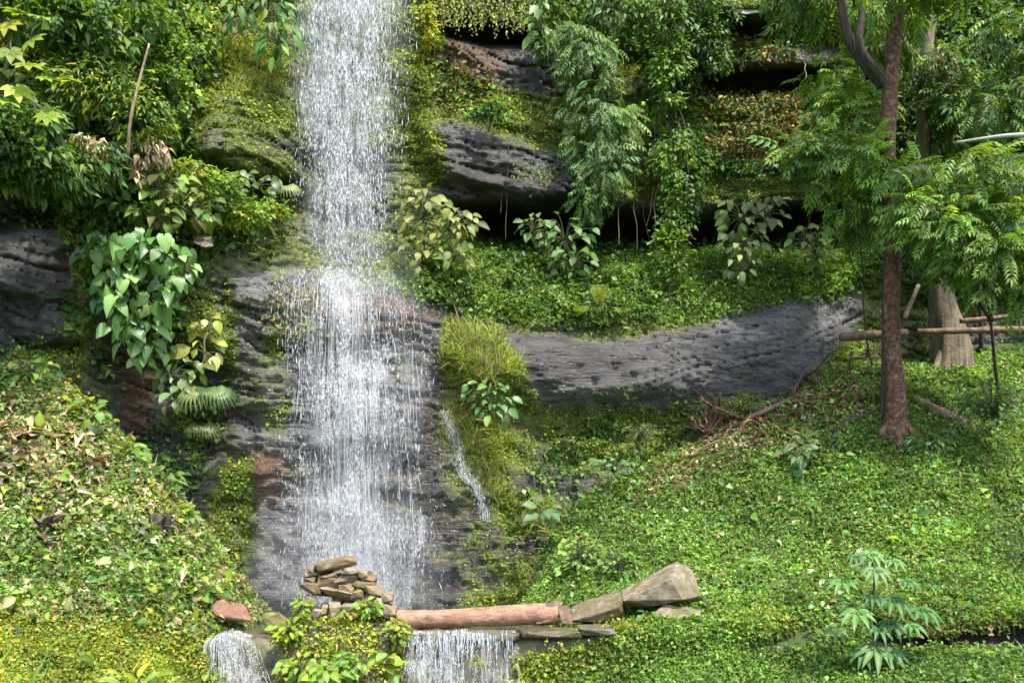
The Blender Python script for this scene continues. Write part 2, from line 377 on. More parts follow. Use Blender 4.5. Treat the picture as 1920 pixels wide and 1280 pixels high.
D = D + amp * (0.15 * strata(0.55, 7) * calm + 0.085 * strata(0.21, 8, 0.3) * calm + 0.24 * big + 0.19 * med + 0.075 * fine - 0.12 * rid) + 0.03 * strata(0.09, 9, 0.5) * calm + smooth_zone * band_lay + 0.10 * (1 - calm) * fbm(q * np.array([2.6, 2.6, 2.0]), 4, 37) + 0.025 * fbm(q * np.array([9, 9, 22]), 3, 35)
CW = Pn(GX, GY, D)

# masks on the rock: moss, bare earth, wet
moss = 0.46 + 0.42 * fbm(CW * 0.9, 5, 51, 0.6) + 0.1 * np.clip((700 - GY) / 600, -1, 1)
def setm(R, polys, v, feather=14):
    m = ras(polys, feather); return R * (1 - m) + v * m
gband = [(940, 620), (1100, 650), (1300, 615), (1600, 545), (1610, 590), (1560, 650), (1500, 690), (1480, 720), (1300, 745), (1010, 752), (990, 700)]
moss = setm(moss, [gband], 0.10 + 0.45 * fbm(CW * np.array([.8, .8, 2.4]), 4, 57), 10)
moss = setm(moss, [[(820, 310), (860, 330), (1060, 350), (1250, 400), (1640, 380), (1640, 470), (1000, 470), (840, 400)]], 0.0)
moss = setm(moss, [[(790, 220), (1080, 300), (1080, 360), (840, 320)]], 0.18 + 0.4 * fbm(CW * 1.8, 4, 55), 8)
moss = setm(moss, [[(820, 40), (1050, 60), (1060, 170), (900, 150), (840, 100)], [(1300, 60), (1640, 60), (1640, 185), (1300, 185)]], -0.2)
moss = setm(moss, [[(0, 380), (130, 410), (110, 650), (0, 640)]], 0.1)
moss = setm(moss, [[(200, 600), (420, 700), (400, 880), (230, 850)]], 0.1)
moss = setm(moss, [[(430, 520), (560, 500), (600, 1140), (470, 1140), (440, 700)]], 0.34 + 0.5 * fbm(CW * 1.6, 4, 52))
moss = setm(moss, [[(540, 540), (830, 560), (830, 690), (800, 1140), (560, 1140)]], 0.2 + 0.4 * fbm(CW * 1.5, 4, 53))
moss = setm(moss, [[(780, 960), (1010, 960), (1010, 1150), (780, 1150)]], 0.48 + 0.6 * fbm(CW * np.array([1.6, 1.6, 1.8]), 4, 54))
moss = setm(moss, [[(380, 880), (470, 850), (470, 1130), (390, 1100)], [(820, 600), (950, 640), (995, 690), (940, 710), (830, 700)],
                   [(930, 800), (955, 800), (960, 970), (935, 960)], [(390, 480), (430, 560), (430, 720), (400, 700)],
                   [(1010, 780), (1280, 760), (1270, 870), (1060, 890)], [(400, 60), (540, 100), (540, 180), (430, 180)], [(750, 60), (820, 60), (825, 340), (770, 330), (740, 200)]], 0.62 + 0.55 * fbm(CW * 2.0, 4, 58), 9)
brown = 0.26 + 0.42 * fbm(CW * 1.3, 4, 61, .6)
brown = setm(brown, [[(820, 75), (960, 90), (950, 200), (830, 210)], [(1300, 185), (1480, 185), (1500, 310), (1330, 310)], [(520, 540), (780, 560), (770, 640), (540, 660)],
                     [(440, 830), (540, 850), (520, 960), (420, 940)], [(800, 690), (990, 700), (980, 760), (850, 760)], [(215, 640), (280, 700), (270, 820), (230, 800)]], 0.75, 12)
brown = setm(brown, [[(780, 900), (1010, 900), (1010, 1150), (780, 1150)]], 0.26 + .5 * fbm(CW * 1.5, 4, 62), 14)
brown = setm(brown, [gband], -0.1, 8)
pale = setm(np.clip(0.18 + 0.7 * fbm(CW * np.array([.7, .7, 1.6]), 4, 73), 0, 1), [gband], 0.5 + 1.2 * fbm(CW * np.array([.5, .5, 1.3]), 4, 74), 12)
pale = setm(pale, [[(430, 490), (600, 490), (600, 1140), (470, 1140), (440, 760)]], 0.75 + .8 * fbm(CW * 1.2, 4, 76), 14)
pale = setm(pale, [[(600, 500), (840, 560), (820, 1140), (600, 1140)]], 0.45 + .8 * fbm(CW * 1.2, 4, 79), 14)
pale = setm(pale, [[(780, 760), (1010, 760), (1010, 1150), (780, 1150)]], 0.12 + .6 * fbm(CW * 1.1, 4, 75), 14)
pale = setm(pale, [[(820, 300), (1640, 380), (1640, 480), (830, 470)], [(1300, 60), (1640, 60), (1640, 185), (1300, 185)]], 0.0, 10)
wet = 0.35 + 0.3 * fbm(CW * 0.7, 3, 71)
wet = setm(wet, [gband], 0.5, 14)
wet = setm(wet, [[(430, 500), (850, 560), (850, 1150), (440, 1150)], [(850, 900), (1000, 900), (1000, 1150), (850, 1150)]], 0.85, 14)
ny, nx = GX.shape
idx = np.arange(nx * ny).reshape(ny, nx)
quads = np.stack([idx[:-1, :-1], idx[1:, :-1], idx[1:, 1:], idx[:-1, 1:]], -1).reshape(-1, 4)
cme = mesh_np('rock_cliff', CW.reshape(-1, 3), quads, M_CLIFF, np.clip(np.stack([moss, brown, wet, pale], -1).reshape(-1, 4), 0, 1), True)
tag(obj('rock_cliff', cme), 'dark wet layered rock cliff behind the waterfall', 'cliff', kind='structure')
def ysurf(px, py): return float(samp(D, np.array([px], float), np.array([py], float))[0])
def S(px, py, out=0.0): 
    return P(px, py, ysurf(px, py) - out)

# ------------------------------------------------------------------ ground sheet: banks, pool bed, stream bed
ctl = [(1000, 1110, 16.2), (1050, 960, 16.9), (1150, 900, 17.3), (1280, 860, 17.6), (1400, 800, 17.9), (1500, 745, 18.1), (1600, 690, 18.4), (1680, 803, 17.0), (1800, 700, 18.6), (1900, 660, 19.5),
 (1920, 800, 17.5), (1500, 900, 16.6), (1700, 950, 15.7), (1900, 950, 15.6), (1300, 1000, 15.9), (1500, 1060, 14.8), (1700, 1060, 14.6), (1900, 1060, 14.4), (1150, 1080, 15.4), (1120, 1165, 14.0),
 (1300, 1140, 13.9), (1500, 1140, 13.6), (1700, 1158, 13.15), (1800, 1156, 13.08), (1900, 1153, 13.0), (2000, 1150, 12.95), (1640, 1165, 13.15), (2300, 800, 16.5), (2300, 1100, 12.5), (2300, 600, 18.5),
 (1590, 1245, 12.5), (1680, 1230, 12.85), (1760, 1226, 12.95), (1900, 1220, 12.85), (1760, 1236, 12.3), (1900, 1228, 12.2), (1900, 1280, 10.4), (1650, 1285, 11.2), (2200, 1250, 11),
 (1150, 1300, 12.9), (1400, 1300, 12.7), (1350, 1320, 11.5),
 (0, 690, 14.7), (0, 820, 14), (0, 950, 13.4), (0, 1100, 12.5), (120, 745, 15.1), (200, 900, 14.3), (200, 1000, 13.7), (200, 1100, 12.9), (290, 900, 15.4), (350, 1000, 15.1), (385, 1080, 14.9), (410, 1140, 14.4),
 (330, 1130, 13.7), (350, 1200, 13.1), (200, 1180, 12.2), (0, 1180, 11.5), (200, 1280, 11.2), (0, 1280, 10.5), (345, 1285, 12.7), (-300, 700, 13), (-300, 1100, 11), (-300, 1280, 9), (-600, 900, 11)]
cp = [P(*c) for c in ctl]
for X in (-4.2, -2.5, -0.8, 0.3):
    for Yy in (14.4, 16.5, 18): cp.append(np.array([X, Yy, -0.45]))
for X in (-4.6, -3.2, -1.5, 0.2):
    cp.append(np.array([X, 12.8, -1.0]))
for X in (-2.5, 0, 2): cp.append(np.array([X, 10.5, -1.05]))
for X in (-6, -2, 2, 6): cp.append(np.array([X, 6, -0.45])); cp.append(np.array([X, 0, 0.15]))
for X in (-14, 14): cp.append(np.array([X, 0, 0.3])); cp.append(np.array([X, 8, 1.0]))
for X in (-14, 14, 0): cp.append(np.array([X, 24, 3.5 if X else 2.0])); cp.append(np.array([X, -10, 0.2]))
cp = np.array(cp)
dm = np.linalg.norm(cp[:, None, :2] - cp[None, :, :2], axis=-1)
n_ = len(cp); K = np.zeros((n_ + 1, n_ + 1)); K[:n_, :n_] = dm + 0.02 * np.eye(n_) * -1; K[:n_, n_] = 1; K[n_, :n_] = 1
wts = np.linalg.solve(K, np.append(cp[:, 2], 0))
def gz(x, y):
    sh = x.shape; x = x.ravel(); y = y.ravel(); out = np.full(x.shape, wts[n_])
    for i in range(n_): out += wts[i] * np.hypot(x - cp[i, 0], y - cp[i, 1])
    return out.reshape(sh)
def gz_full(x, y):
    p = np.stack([x, y, np.zeros_like(x)], -1)
    z = gz(np.clip(x, -15, 15), np.clip(y, -11, 25)) + 0.10 * fbm(p * 0.9, 3, 81) + 0.05 * fbm(p * 3.1, 3, 83)
    return z
xs = np.concatenate([[-600, -150, -60, -30, -20], np.arange(-14, 14.01, 0.09), [20, 30, 60, 150, 600]])
ys = np.concatenate([[-600, -150, -40, -15, -5, 0, 4], np.arange(7, 22.01, 0.09), [26, 40, 100, 600]])
XX, YY = np.meshgrid(xs, ys)
ZZ = gz_full(XX, YY)
far = np.clip((np.maximum(np.abs(XX), np.abs(YY - 10)) - 15) / 20, 0, 1); ZZ = ZZ * (1 - far) + (-0.5) * far
GW = np.stack([XX, YY, ZZ], -1)
gpx, gpy = proj(GW)
earth = ras([[(1180, 900), (1330, 820), (1500, 730), (1650, 660), (1650, 720), (1600, 800), (1500, 830), (1350, 890), (1200, 960)]], 16)
green = 0.75 - 0.7 * samp(earth, np.clip(gpx, PX0, PX1), np.clip(gpy, PY0, PY1)) + 0.2 * fbm(GW * 0.8, 3, 91)
lip_shade = 0 * green
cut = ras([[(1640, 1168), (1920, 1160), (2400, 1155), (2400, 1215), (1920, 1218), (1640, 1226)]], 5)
lip_shade = samp(cut, np.clip(gpx, PX0, PX1), np.clip(gpy, PY0, PY1))  # bare cut soil darkened in colour to stand in for the lip's shadow
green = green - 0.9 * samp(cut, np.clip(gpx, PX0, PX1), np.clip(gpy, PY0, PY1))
gi = np.arange(XX.size).reshape(XX.shape)
gq = np.stack([gi[:-1, :-1], gi[:-1, 1:], gi[1:, 1:], gi[1:, :-1]], -1).reshape(-1, 4)
tag(obj('ground', mesh_np('ground', GW.reshape(-1, 3), gq, M_SOIL, np.clip(np.stack([green, lip_shade, green], -1).reshape(-1, 3), 0, 1), True)), 'earth banks and stream bed round the waterfall pool', 'ground', kind='structure')
def gpt(px, py, lift=0.0):
    """point of the ground sheet seen at a pixel"""
    Y = np.linspace(9, 21.5, 500); p = Pn(np.full(500, px), np.full(500, py), Y)
    h = p[:, 2] - gz_full(p[:, 0], p[:, 1]); k = np.argmax(h < 0) if (h < 0).any() else 250
    r = p[k].copy(); r[2] = float(gz_full(r[:1], r[1:2])[0]) + lift
    return r
# pool
v = [(-5.2, 13.75, 0.0), (1.3, 13.75, 0.0), (1.6, 17.6, 0.0), (-5.8, 17.6, 0.0)]
pv = []; 
for j in range(13):
    for i in range(25):
        a, b = i / 24, j / 12
        x = (1 - b) * (v[0][0] + a * (v[1][0] - v[0][0])) + b * (v[3][0] + a * (v[2][0] - v[3][0]))
        pv.append((x, 13.75 + b * 3.85, 0.0))
pq = [(j * 25 + i, j * 25 + i + 1, (j + 1) * 25 + i + 1, (j + 1) * 25 + i) for j in range(12) for i in range(24)]
tag(obj('pool_water', mesh_np('pool_water', np.array(pv), np.array(pq), M_POOL, None, True)), 'still dark pool between the weir and the cliff foot', 'water', kind='structure')

# ------------------------------------------------------------------ leaf shapes  (x width, y length, z normal)
def leaf_diamond(w=0.5, fold=0.12, droop=0.15):
    V = np.array([(0, 0, 0), (-w / 2, 0.42, fold), (w / 2, 0.42, fold), (0, 1, -droop)]); T = [(0, 2, 3), (0, 3, 1)]
    return V, np.array(T), np.array([0.9, 1, 1, 1.08])
def leaf_lance(w=0.28, fold=0.06, droop=0.2):
    V = np.array([(0, 0, 0), (-w / 2, 0.4, fold), (0, 0.45, -droop * .2), (w / 2, 0.4, fold), (0, 1, -droop)])
    return V, np.array([(0, 2, 1), (0, 3, 2), (1, 2, 4), (2, 3, 4)]), np.array([0.95, 1, 1.15, 1, 1.0])
def leaf_oval(w=0.6, fold=0.08, droop=0.25, wave=0.0):
    ts = [0.0, 0.16, 0.38, 0.62, 0.84, 1.0]; hw = [0.0, 0.36, 0.5, 0.43, 0.22, 0.0]
    V = [(0, 0, 0)]; sh = [1.1]
    for t, h in list(zip(ts, hw))[1:-1]:
        z = -droop * t * t
        V += [(-h * w, t, z + fold * h * 2 + wave * math.sin(9 * t)), (0, t, z), (h * w, t, z + fold * h * 2 - wave * math.sin(7 * t))]; sh += [0.96, 1.22, 0.96]
    V.append((0, 1, -droop)); sh.append(1.0)
    T = [(0, 2, 1), (0, 3, 2)]
    for k in range(3):
        a = 1 + 3 * k; b = a + 3
        T += [(a, a + 1, b + 1), (a, b + 1, b), (a + 1, a + 2, b + 2), (a + 1, b + 2, b + 1)]
    T += [(10, 11, 13), (11, 12, 13)]
    return np.array(V), np.array(T), np.array(sh)
def leaf_arrow(w=0.62, fold=0.1, droop=0.3):
    prof = [(-0.26, 0.32, 0.16), (-0.08, 0.5, 0.06), (0.12, 0.5, 0), (0.4, 0.42, 0), (0.7, 0.24, 0)]
    V = [(0, 0, 0)]; sh = [1.2]; L = []; R = []; Mm = []
    for t, h, inner in prof:
        z = -droop * max(t, 0) ** 2 - 0.08 * (t < 0)
        L.append(len(V)); V.append((-h * w * 1.0, t, z + fold * h)); sh.append(0.97)
        R.append(len(V)); V.append((h * w * 1.0, t, z + fold * h)); sh.append(0.97)
        Mm.append(len(V)); V.append((0, max(t, 0.02), z if t >= 0 else 0)); sh.append(1.25)
    tip = len(V); V.append((0, 1, -droop)); sh.append(1)
    T = []
    # lobes
    li = len(V); V.append((-0.07 * w, -0.2, -0.06)); sh.append(1); ri = len(V); V.append((0.07 * w, -0.2, -0.06)); sh.append(1)
    T += [(0, L[1], L[0]), (0, L[0], li), (0, R[0], R[1]), (0, ri, R[0])]
    T += [(0, L[2], L[1]), (0, R[1], R[2]), (0, Mm[2], L[2]), (0, R[2], Mm[2])]
    for k in (2, 3):
        T += [(L[k], Mm[k], Mm[k + 1]), (L[k], Mm[k + 1], L[k + 1]), (Mm[k], R[k], R[k + 1]), (Mm[k], R[k + 1], Mm[k + 1])]
    T += [(L[4], Mm[4], tip), (Mm[4], R[4], tip)]
    return np.array(V), np.array(T), np.array(sh)
def join(parts):
    Vs, Ts, Ss, o = [], [], [], 0
    for V, T, s in parts:
        Vs.append(V); Ts.append(T + o); Ss.append(s); o += len(V)
    return np.concatenate(Vs), np.concatenate(Ts), np.concatenate(Ss)
def xf(part_, ang=0, scale=1, loc=(0, 0, 0), tilt=0, roll=0):
    V, T, s = part_
    m = Matrix.Rotation(ang, 3, 'Z') @ Matrix.Rotation(tilt, 3, 'X') @ Matrix.Rotation(roll, 3, 'Y')
    return (V * scale) @ np.array(m).T + np.array(loc), T, s
def stick(p0, p1, r=0.01):
    p0 = np.array(p0, float); p1 = np.array(p1, float)
    V = np.array([p0 + (-r, 0, 0), p0 + (r, 0, 0), p0 + (0, 0, -r), p1])
    return V, np.array([(0, 1, 3), (1, 2, 3), (2, 0, 3)]), np.array([0.8] * 4)
def leaf_palmate(n=7, spread=2.5, w=0.22, droop=0.3):
    ps = []
    for k in range(n):
        a = (k / (n - 1) - 0.5) * spread; L = 1 - 0.42 * abs(k / (n - 1) - 0.5) * 2
        ps.append(xf(leaf_oval(w / L * 0.9, 0.1, droop), a, L, (0, 0, 0), 0.1))
    return join(ps)
def leaf_lobed(n=7, spread=4.0, w=0.4, droop=0.2):
    ps = []
    for k in range(n):
        a = (k / (n - 1) - 0.5) * spread; L = 1 - 0.35 * abs(k / (n - 1) - 0.5) * 2
        ps.append(xf(leaf_oval(w / L, 0.04, droop), a, L, (0, 0, 0.002 * k), 0.05))
    return join(ps)
def leaf_pinnate(n=5, w=0.34, L=0.36, droop=0.35, terminal=True):
    ps = []
    f = lambda t: (0, t, -droop * t * t)
    for k in range(4): ps.append(stick(f(k / 4), f((k + 1) / 4), 0.008))
    for k in range(n):
        t = 0.22 + 0.7 * k / (n - 1)
        for s in (-1, 1):
            ps.append(xf(leaf_lance(w, 0.05, 0.25), s * (-1.05 + 0.3 * t), L * (1.05 - 0.4 * abs(t - 0.55)), f(t), -0.15 - 0.25 * t))
    if terminal: ps.append(xf(leaf_lance(w, 0.05, 0.25), 0, L, f(0.95), -0.5))
    return join(ps)
def leaf_fern(n=11, droop=0.5):
    ps = []; f = lambda t: (0, t, 0.25 * math.sin(t * 2.6) - droop * t * t)
    for k in range(n):
        t = 0.08 + 0.9 * k / (n - 1); L = 0.30 * math.sin(math.pi * min(1, 0.18 + 0.8 * t)) + 0.02
        for s in (-1, 1): ps.append(xf(leaf_diamond(0.3, 0.02, 0.15), s * -1.25, L, f(t), -0.2))
    for k in range(5): ps.append(stick(f(k / 5), f((k + 1) / 5), 0.01))
    return join(ps)
def leaf_fan(n=15, spread=3.4, droop=0.55):
    ps = []
    for k in range(n):
        a = (k / (n - 1) - 0.5) * spread; w = 0.16
        V = np.array([(-0.01, 0.0, 0), (0.01, 0, 0), (-w / 2, .5, 0.02), (0, 0.5, 0.06), (w / 2, .5, 0.02), (-w / 4, .78, -droop * .3), (w / 4, .78, -droop * .3), (0, 1, -droop)])
        T = np.array([(0, 3, 2), (0, 1, 3), (1, 4, 3), (2, 3, 5), (3, 6, 5), (3, 4, 6), (5, 6, 7)])
        ps.append(xf((V, T, np.array([.8, .8, .95, 1.15, .95, 1, 1, 1.05])), a, 1 - 0.18 * abs(k / (n - 1) - .5) * 2))
    return join(ps)
def leaf_grass(w=0.06, droop=0.5):
    V = np.array([(-w / 2, 0, 0), (w / 2, 0, 0), (-w / 2, .5, -.12 * droop), (w / 2, .5, -.12 * droop), (0, 1, -droop)])
    return V, np.array([(0, 1, 3), (0, 3, 2), (2, 3, 4)]), np.array([.85, .85, 1, 1, 1.1])

def unit(v): return v / np.maximum(np.linalg.norm(v, axis=-1, keepdims=True), 1e-9)
def basis(yd, zd):
    y = unit(yd); z = unit(zd - (zd * y).sum(-1, keepdims=True) * y); x = np.cross(y, z)
    return np.stack([x, y, z], -1)
def scatter(tmpls, pos, yd, zd, scale, col, which=None):
    """many leaves in one mesh"""
    n = len(pos); B = basis(yd, zd); which = rng.integers(0, len(tmpls), n) if which is None else which
    Vs, Ts, Cs, o = [], [], [], 0
    for k, (V, T, s) in enumerate(tmpls):
        m = np.where(which == k)[0]
        if len(m) == 0: continue
        W_ = np.einsum('nij,vj->nvi', B[m], V) * scale[m][:, None, None] + pos[m][:, None, :]
        Vs.append(W_.reshape(-1, 3)); Ts.append((T[None] + (np.arange(len(m)) * len(V))[:, None, None] + o).reshape(-1, 3))
        Cs.append((col[m][:, None, :] * s[None, :, None]).reshape(-1, 3)); o += len(m) * len(V)
    return np.concatenate(Vs), np.concatenate(Ts), np.concatenate(Cs)
def pal(n, cols_, jit=0.25, w=None):
    cols_ = np.array(cols_); k = rng.choice(len(cols_), n, p=None if w is None else np.array(w) / sum(w))
    return np.clip(cols_[k] * np.exp(rng.normal(0, jit, (n, 1))) * np.exp(rng.normal(0, 0.08, (n, 3))), 0, 0.8)

# palettes (linear)
YEL = [(0.29, 0.32, 0.035), (0.38, 0.38, 0.055), (0.22, 0.29, 0.03), (0.16, 0.22, 0.03)]
LIME = [(0.165, 0.285, 0.045), (0.22, 0.34, 0.065), (0.12, 0.23, 0.04)]
MID = [(0.08, 0.165, 0.032), (0.11, 0.205, 0.04), (0.06, 0.13, 0.027), (0.145, 0.215, 0.05)]
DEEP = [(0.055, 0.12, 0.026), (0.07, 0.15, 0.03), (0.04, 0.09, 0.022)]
BLUE = [(0.075, 0.165, 0.06), (0.10, 0.21, 0.085), (0.055, 0.125, 0.045)]
OLIVE = [(0.11, 0.125, 0.018), (0.16, 0.155, 0.025), (0.085, 0.10, 0.017)]
BROWN = [(0.16, 0.10, 0.045), (0.24, 0.16, 0.08), (0.10, 0.06, 0.03)]
TAN = [(0.42, 0.34, 0.22), (0.5, 0.42, 0.3), (0.34, 0.25, 0.15), (0.28, 0.24, 0.12)]

# ------------------------------------------------------------------ surface sampling
def samples_on(Wg, dens, maskf, seed):
    """dens points per square metre, weighted by a mask of the projected pixel"""
    r = np.random.default_rng(seed)
    a = Wg[:-1, :-1]; b = Wg[:-1, 1:]; c = Wg[1:, :-1]; d = Wg[1:, 1:]
    nr = np.cross(b - a, c - a); ar = np.linalg.norm(nr, axis=-1); w = (ar * maskf((a + d) / 2)).ravel(); n = int(w.sum() * dens)
    if n < 1: return np.zeros((0, 3)), np.zeros((0, 3))
    k = np.searchsorted(np.cumsum(w) / w.sum(), r.random(n)); k = np.minimum(k, len(w) - 1); j, i = np.unravel_index(k, ar.shape)
    u = r.random((n, 1)); v = r.random((n, 1))
    pt = (a[j, i] * (1 - u) + b[j, i] * u) * (1 - v) + (c[j, i] * (1 - u) + d[j, i] * u) * v
    return pt, unit(nr[j, i])
cliff_view = CW[(gy > -110)][:, (gx > -180) & (gx < 2100)]
def cliff_pts(dens, mask, seed):
    pt, nr = samples_on(cliff_view, dens, lambda p: samp(mask, *proj(p)), seed)
    return pt, np.where(nr[:, 1:2] > 0, -nr, nr)
ysel = (ys >= 7) & (ys <= 22); xsel = (xs >= -14) & (xs <= 14)
GV = GW[ysel][:, xsel]
def ground_pts(dens, mask, seed):
    def mf(p):
        px, py = proj(p); inside = (px > -220) & (px < 2140) & (py < 1370) & (py > 300)
        return samp(mask, px, py) * inside * (p[..., 1] < samp(D, px, py) + 0.25)
    pt, nr = samples_on(GV, dens, mf, seed)
    return pt, np.where(nr[:, 2:3] < 0, -nr, nr)
def ground_cover(name, label, pts, size, colf, tmpl, mat, up=0.6, lift=0.05, sd_=0.35, clump=0.0, droop=0.0, cat='ground cover', kind='stuff', parent=None):
    pos, nr = pts; n = len(pos)
    if n == 0: return None
    up_v = np.array([0, -0.15, 1.0]); nz = unit(nr * (1 - up) + up_v * up + rng.normal(0, sd_ * 1.25, (n, 3)))
    yd = rng.normal(0, 1, (n, 3)) + np.array([0, -0.3, -droop]) ; yd = yd - (yd * nz).sum(-1, keepdims=True) * nz * 0.85
    h = np.abs(rng.normal(0, 1, (n, 1))) * lift
    if clump > 0:
        h = h + (np.clip(fbm(pos * 1.3, 3, 111) + 0.15, 0, 1) + 0.8 * np.clip(fbm(pos * 4.5, 2, 113), 0, 1))[:, None] * clump * 1.5 * rng.random((n, 1)) ** 0.6
    pos = pos + unit(nr * 0.5 + np.array([0, -0.2, 0.6])) * h
    sc_ = size * np.exp(np.clip(rng.normal(0, 0.36, n), -1, .7)) * (1 + 0.35 * fbm(pos * 1.1, 2, 117))
    c = colf(pos, n) * np.exp(0.55 * fbm(pos * 1.9, 3, 131) + 0.25 * fbm(pos * 5.0, 2, 132))[:, None]
    V, T, Cc = scatter(tmpl, pos, yd, nz, sc_, c)
    o = obj(name, mesh_np(name, V, T, mat, Cc)); tag(o, label, cat, kind=kind)
    return o
def patchy(p1, p2, f=0.8, seed=5, jit=0.22, bias=0.0):
    def g(pos, n):
        t = np.clip(fbm(pos * f, 3, seed) * 1.6 + 0.5 + bias + rng.normal(0, 0.18, n), 0, 1)
        a = pal(n, p1, jit); b = pal(n, p2, jit); k = (rng.random(n) < t)[:, None]
        return np.where(k, b, a)
    return g
SMALL = [leaf_diamond(0.62), leaf_diamond(0.8, 0.05, 0.1), leaf_diamond(0.5, 0.18, 0.3)]
MEDL = [leaf_lance(0.5), leaf_lance(0.65, 0.08, 0.1), leaf_diamond(0.7)]

# ------------------------------------------------------------------ tubes, stones
def catmull(pts, k=6):
    pts = np.array(pts, float); out = []
    p = np.vstack([2 * pts[0] - pts[1], pts, 2 * pts[-1] - pts[-2]])
    for i in range(1, len(p) - 2):
        for t in np.linspace(0, 1, k, endpoint=False):
            out.append(0.5 * ((2 * p[i]) + (-p[i - 1] + p[i + 1]) * t + (2 * p[i - 1] - 5 * p[i] + 4 * p[i + 1] - p[i + 2]) * t * t + (-p[i - 1] + 3 * p[i] - 3 * p[i + 1] + p[i + 2]) * t ** 3))
    out.append(p[-2]); return np.array(out)
def tube(path, radii, sides=8, k=5, rough=0.0, seed=0, flare=None):
    ctr = catmull(path, k); r = np.interp(np.linspace(0, 1, len(ctr)), np.linspace(0, 1, len(radii)), radii)
    t = unit(np.gradient(ctr, axis=0)); ref = np.array([0.3, -1, 0.2]); a = unit(np.cross(t, ref)); b = np.cross(t, a)
    th = np.linspace(0, 2 * np.pi, sides, endpoint=False)
    R = r[:, None] * np.ones((1, sides))
    if rough > 0:
        pp = ctr[:, None, :] + 0.3 * (np.cos(th)[None, :, None] * a[:, None, :] + np.sin(th)[None, :, None] * b[:, None, :])
        R = R * (1 + rough * fbm(pp * 4.0, 3, seed + 200))
    if flare is not None: R = R * flare(np.linspace(0, 1, len(ctr))[:, None], th[None, :])
    V = ctr[:, None, :] + R[..., None] * (np.cos(th)[None, :, None] * a[:, None, :] + np.sin(th)[None, :, None] * b[:, None, :])
    n = len(ctr); V = V.reshape(-1, 3); T = []
    for i in range(n - 1):
        for j in range(sides):
            q0 = i * sides + j; q1 = i * sides + (j + 1) % sides
            T += [(q0, q1, q1 + sides), (q0, q1 + sides, q0 + sides)]
    c0 = len(V); V = np.vstack([V, ctr[0], ctr[-1]])
    for j in range(sides):
        T += [(c0, (j + 1) % sides, j), (c0 + 1, (n - 1) * sides + j, (n - 1) * sides + (j + 1) % sides)]
    return V, np.array(T)
def merge(tubes):
    Vs, Ts, o = [], [], 0
    for V, T in tubes:
        Vs.append(V); Ts.append(T + o); o += len(V)
    return np.concatenate(Vs), np.concatenate(Ts)
def tube_obj(name, path, radii, mat, label=None, cat=None, group=None, sides=9, rough=0.12, k=6, parent=None, seed=1, flare=None):
    V, T = tube(path, radii, sides, k, rough, seed, flare); base = np.array(parent.location) if parent is not None else V.mean(0)
    o = obj(name, mesh_np(name, V - base, T, mat, None, True), parent, None if parent is not None else base)
    return tag(o, label, cat, group)
def stone_mesh(dims, seed, mat, npts=15, sub=1, rough=0.05, power=0.75, bevel=0.04):
    r = np.random.default_rng(seed); bm = bmesh.new()
    p = r.normal(size=(npts, 3)); p = unit(p); p = np.sign(p) * np.abs(p) ** power; p /= np.abs(p).max(0)
    for q_ in p: bm.verts.new(q_ * np.array(dims) / 2)
    bmesh.ops.convex_hull(bm, input=bm.verts)
    for v_ in [v_ for v_ in bm.verts if not v_.link_faces]: bm.verts.remove(v_)
    bmesh.ops.dissolve_limit(bm, angle_limit=0.12, verts=bm.verts, edges=bm.edges)
    mn = min(dims)
    bmesh.ops.bevel(bm, geom=list(bm.edges), offset=bevel * mn, segments=1, affect='EDGES')
    bmesh.ops.triangulate(bm, faces=bm.faces)
    if sub: bmesh.ops.subdivide_edges(bm, edges=[e for e in bm.edges if e.calc_length() > 0.35 * mn], cuts=sub, use_grid_fill=True)
    bmesh.ops.triangulate(bm, faces=bm.faces)
    co = np.array([v_.co[:] for v_ in bm.verts]); d = fbm(co / mn * 2.0 + seed, 3, seed % 50) * rough * mn
    for v_, k_ in zip(bm.verts, d): v_.co += Vector(unit(np.array(v_.co[:]))) * k_
    me = bpy.data.meshes.new('stone'); bm.to_mesh(me); bm.free(); me.materials.append(mat); return me

# ------------------------------------------------------------------ water
def drops_mesh(pos, length, width, axis):
    n = len(pos); ax = unit(axis); ref = np.array([0.2, -1, 0.1]); a = unit(np.cross(ax, ref)); b = np.cross(ax, a)
    ring = np.stack([a, -a, b], 1)
    V = np.concatenate([(pos + ax * length[:, None] / 2)[:, None], pos[:, None] + ring * width[:, None, None] / 2 - ax[:, None] * length[:, None, None] * 0.5 * np.array([0.2, 0.5, 1.0])[None, :, None]], 1)
    T = np.array([(0, 1, 2), (0, 2, 3), (0, 3, 1), (1, 3, 2)])
    return V.reshape(-1, 3), (T[None] + (np.arange(n) * 4)[:, None, None]).reshape(-1, 3)
def threads_mesh(paths, widths):
    """paths list of (k,3) arrays"""
    Vs, Ts, o = [], [], 0
    for p, w in zip(paths, widths):
        k = len(p); prof = np.sin(np.linspace(0.12, np.pi - 0.12, k)) ** 0.5 * w / 2
        prof = prof * (0.25 + 1.3 * rng.random(k) ** 1.5)
        V = np.stack([p + np.stack([-prof, -prof * .3, 0 * prof], -1), p + np.stack([prof, -prof * .3, 0 * prof], -1), p + np.stack([0 * prof, prof * .8, 0 * prof], -1)], 1)
        T = []
        for i in range(k - 1):
            for j in range(3):
                a, b = i * 3 + j, i * 3 + (j + 1) % 3
                T += [(a, b, b + 3), (a, b + 3, a + 3)]
        Vs.append(V.reshape(-1, 3)); Ts.append(np.array(T) + o); o += k * 3
    return np.concatenate(Vs), np.concatenate(Ts)
def edge(tabl, py): return np.interp(py, [t[0] for t in tabl], [t[1] for t in tabl])

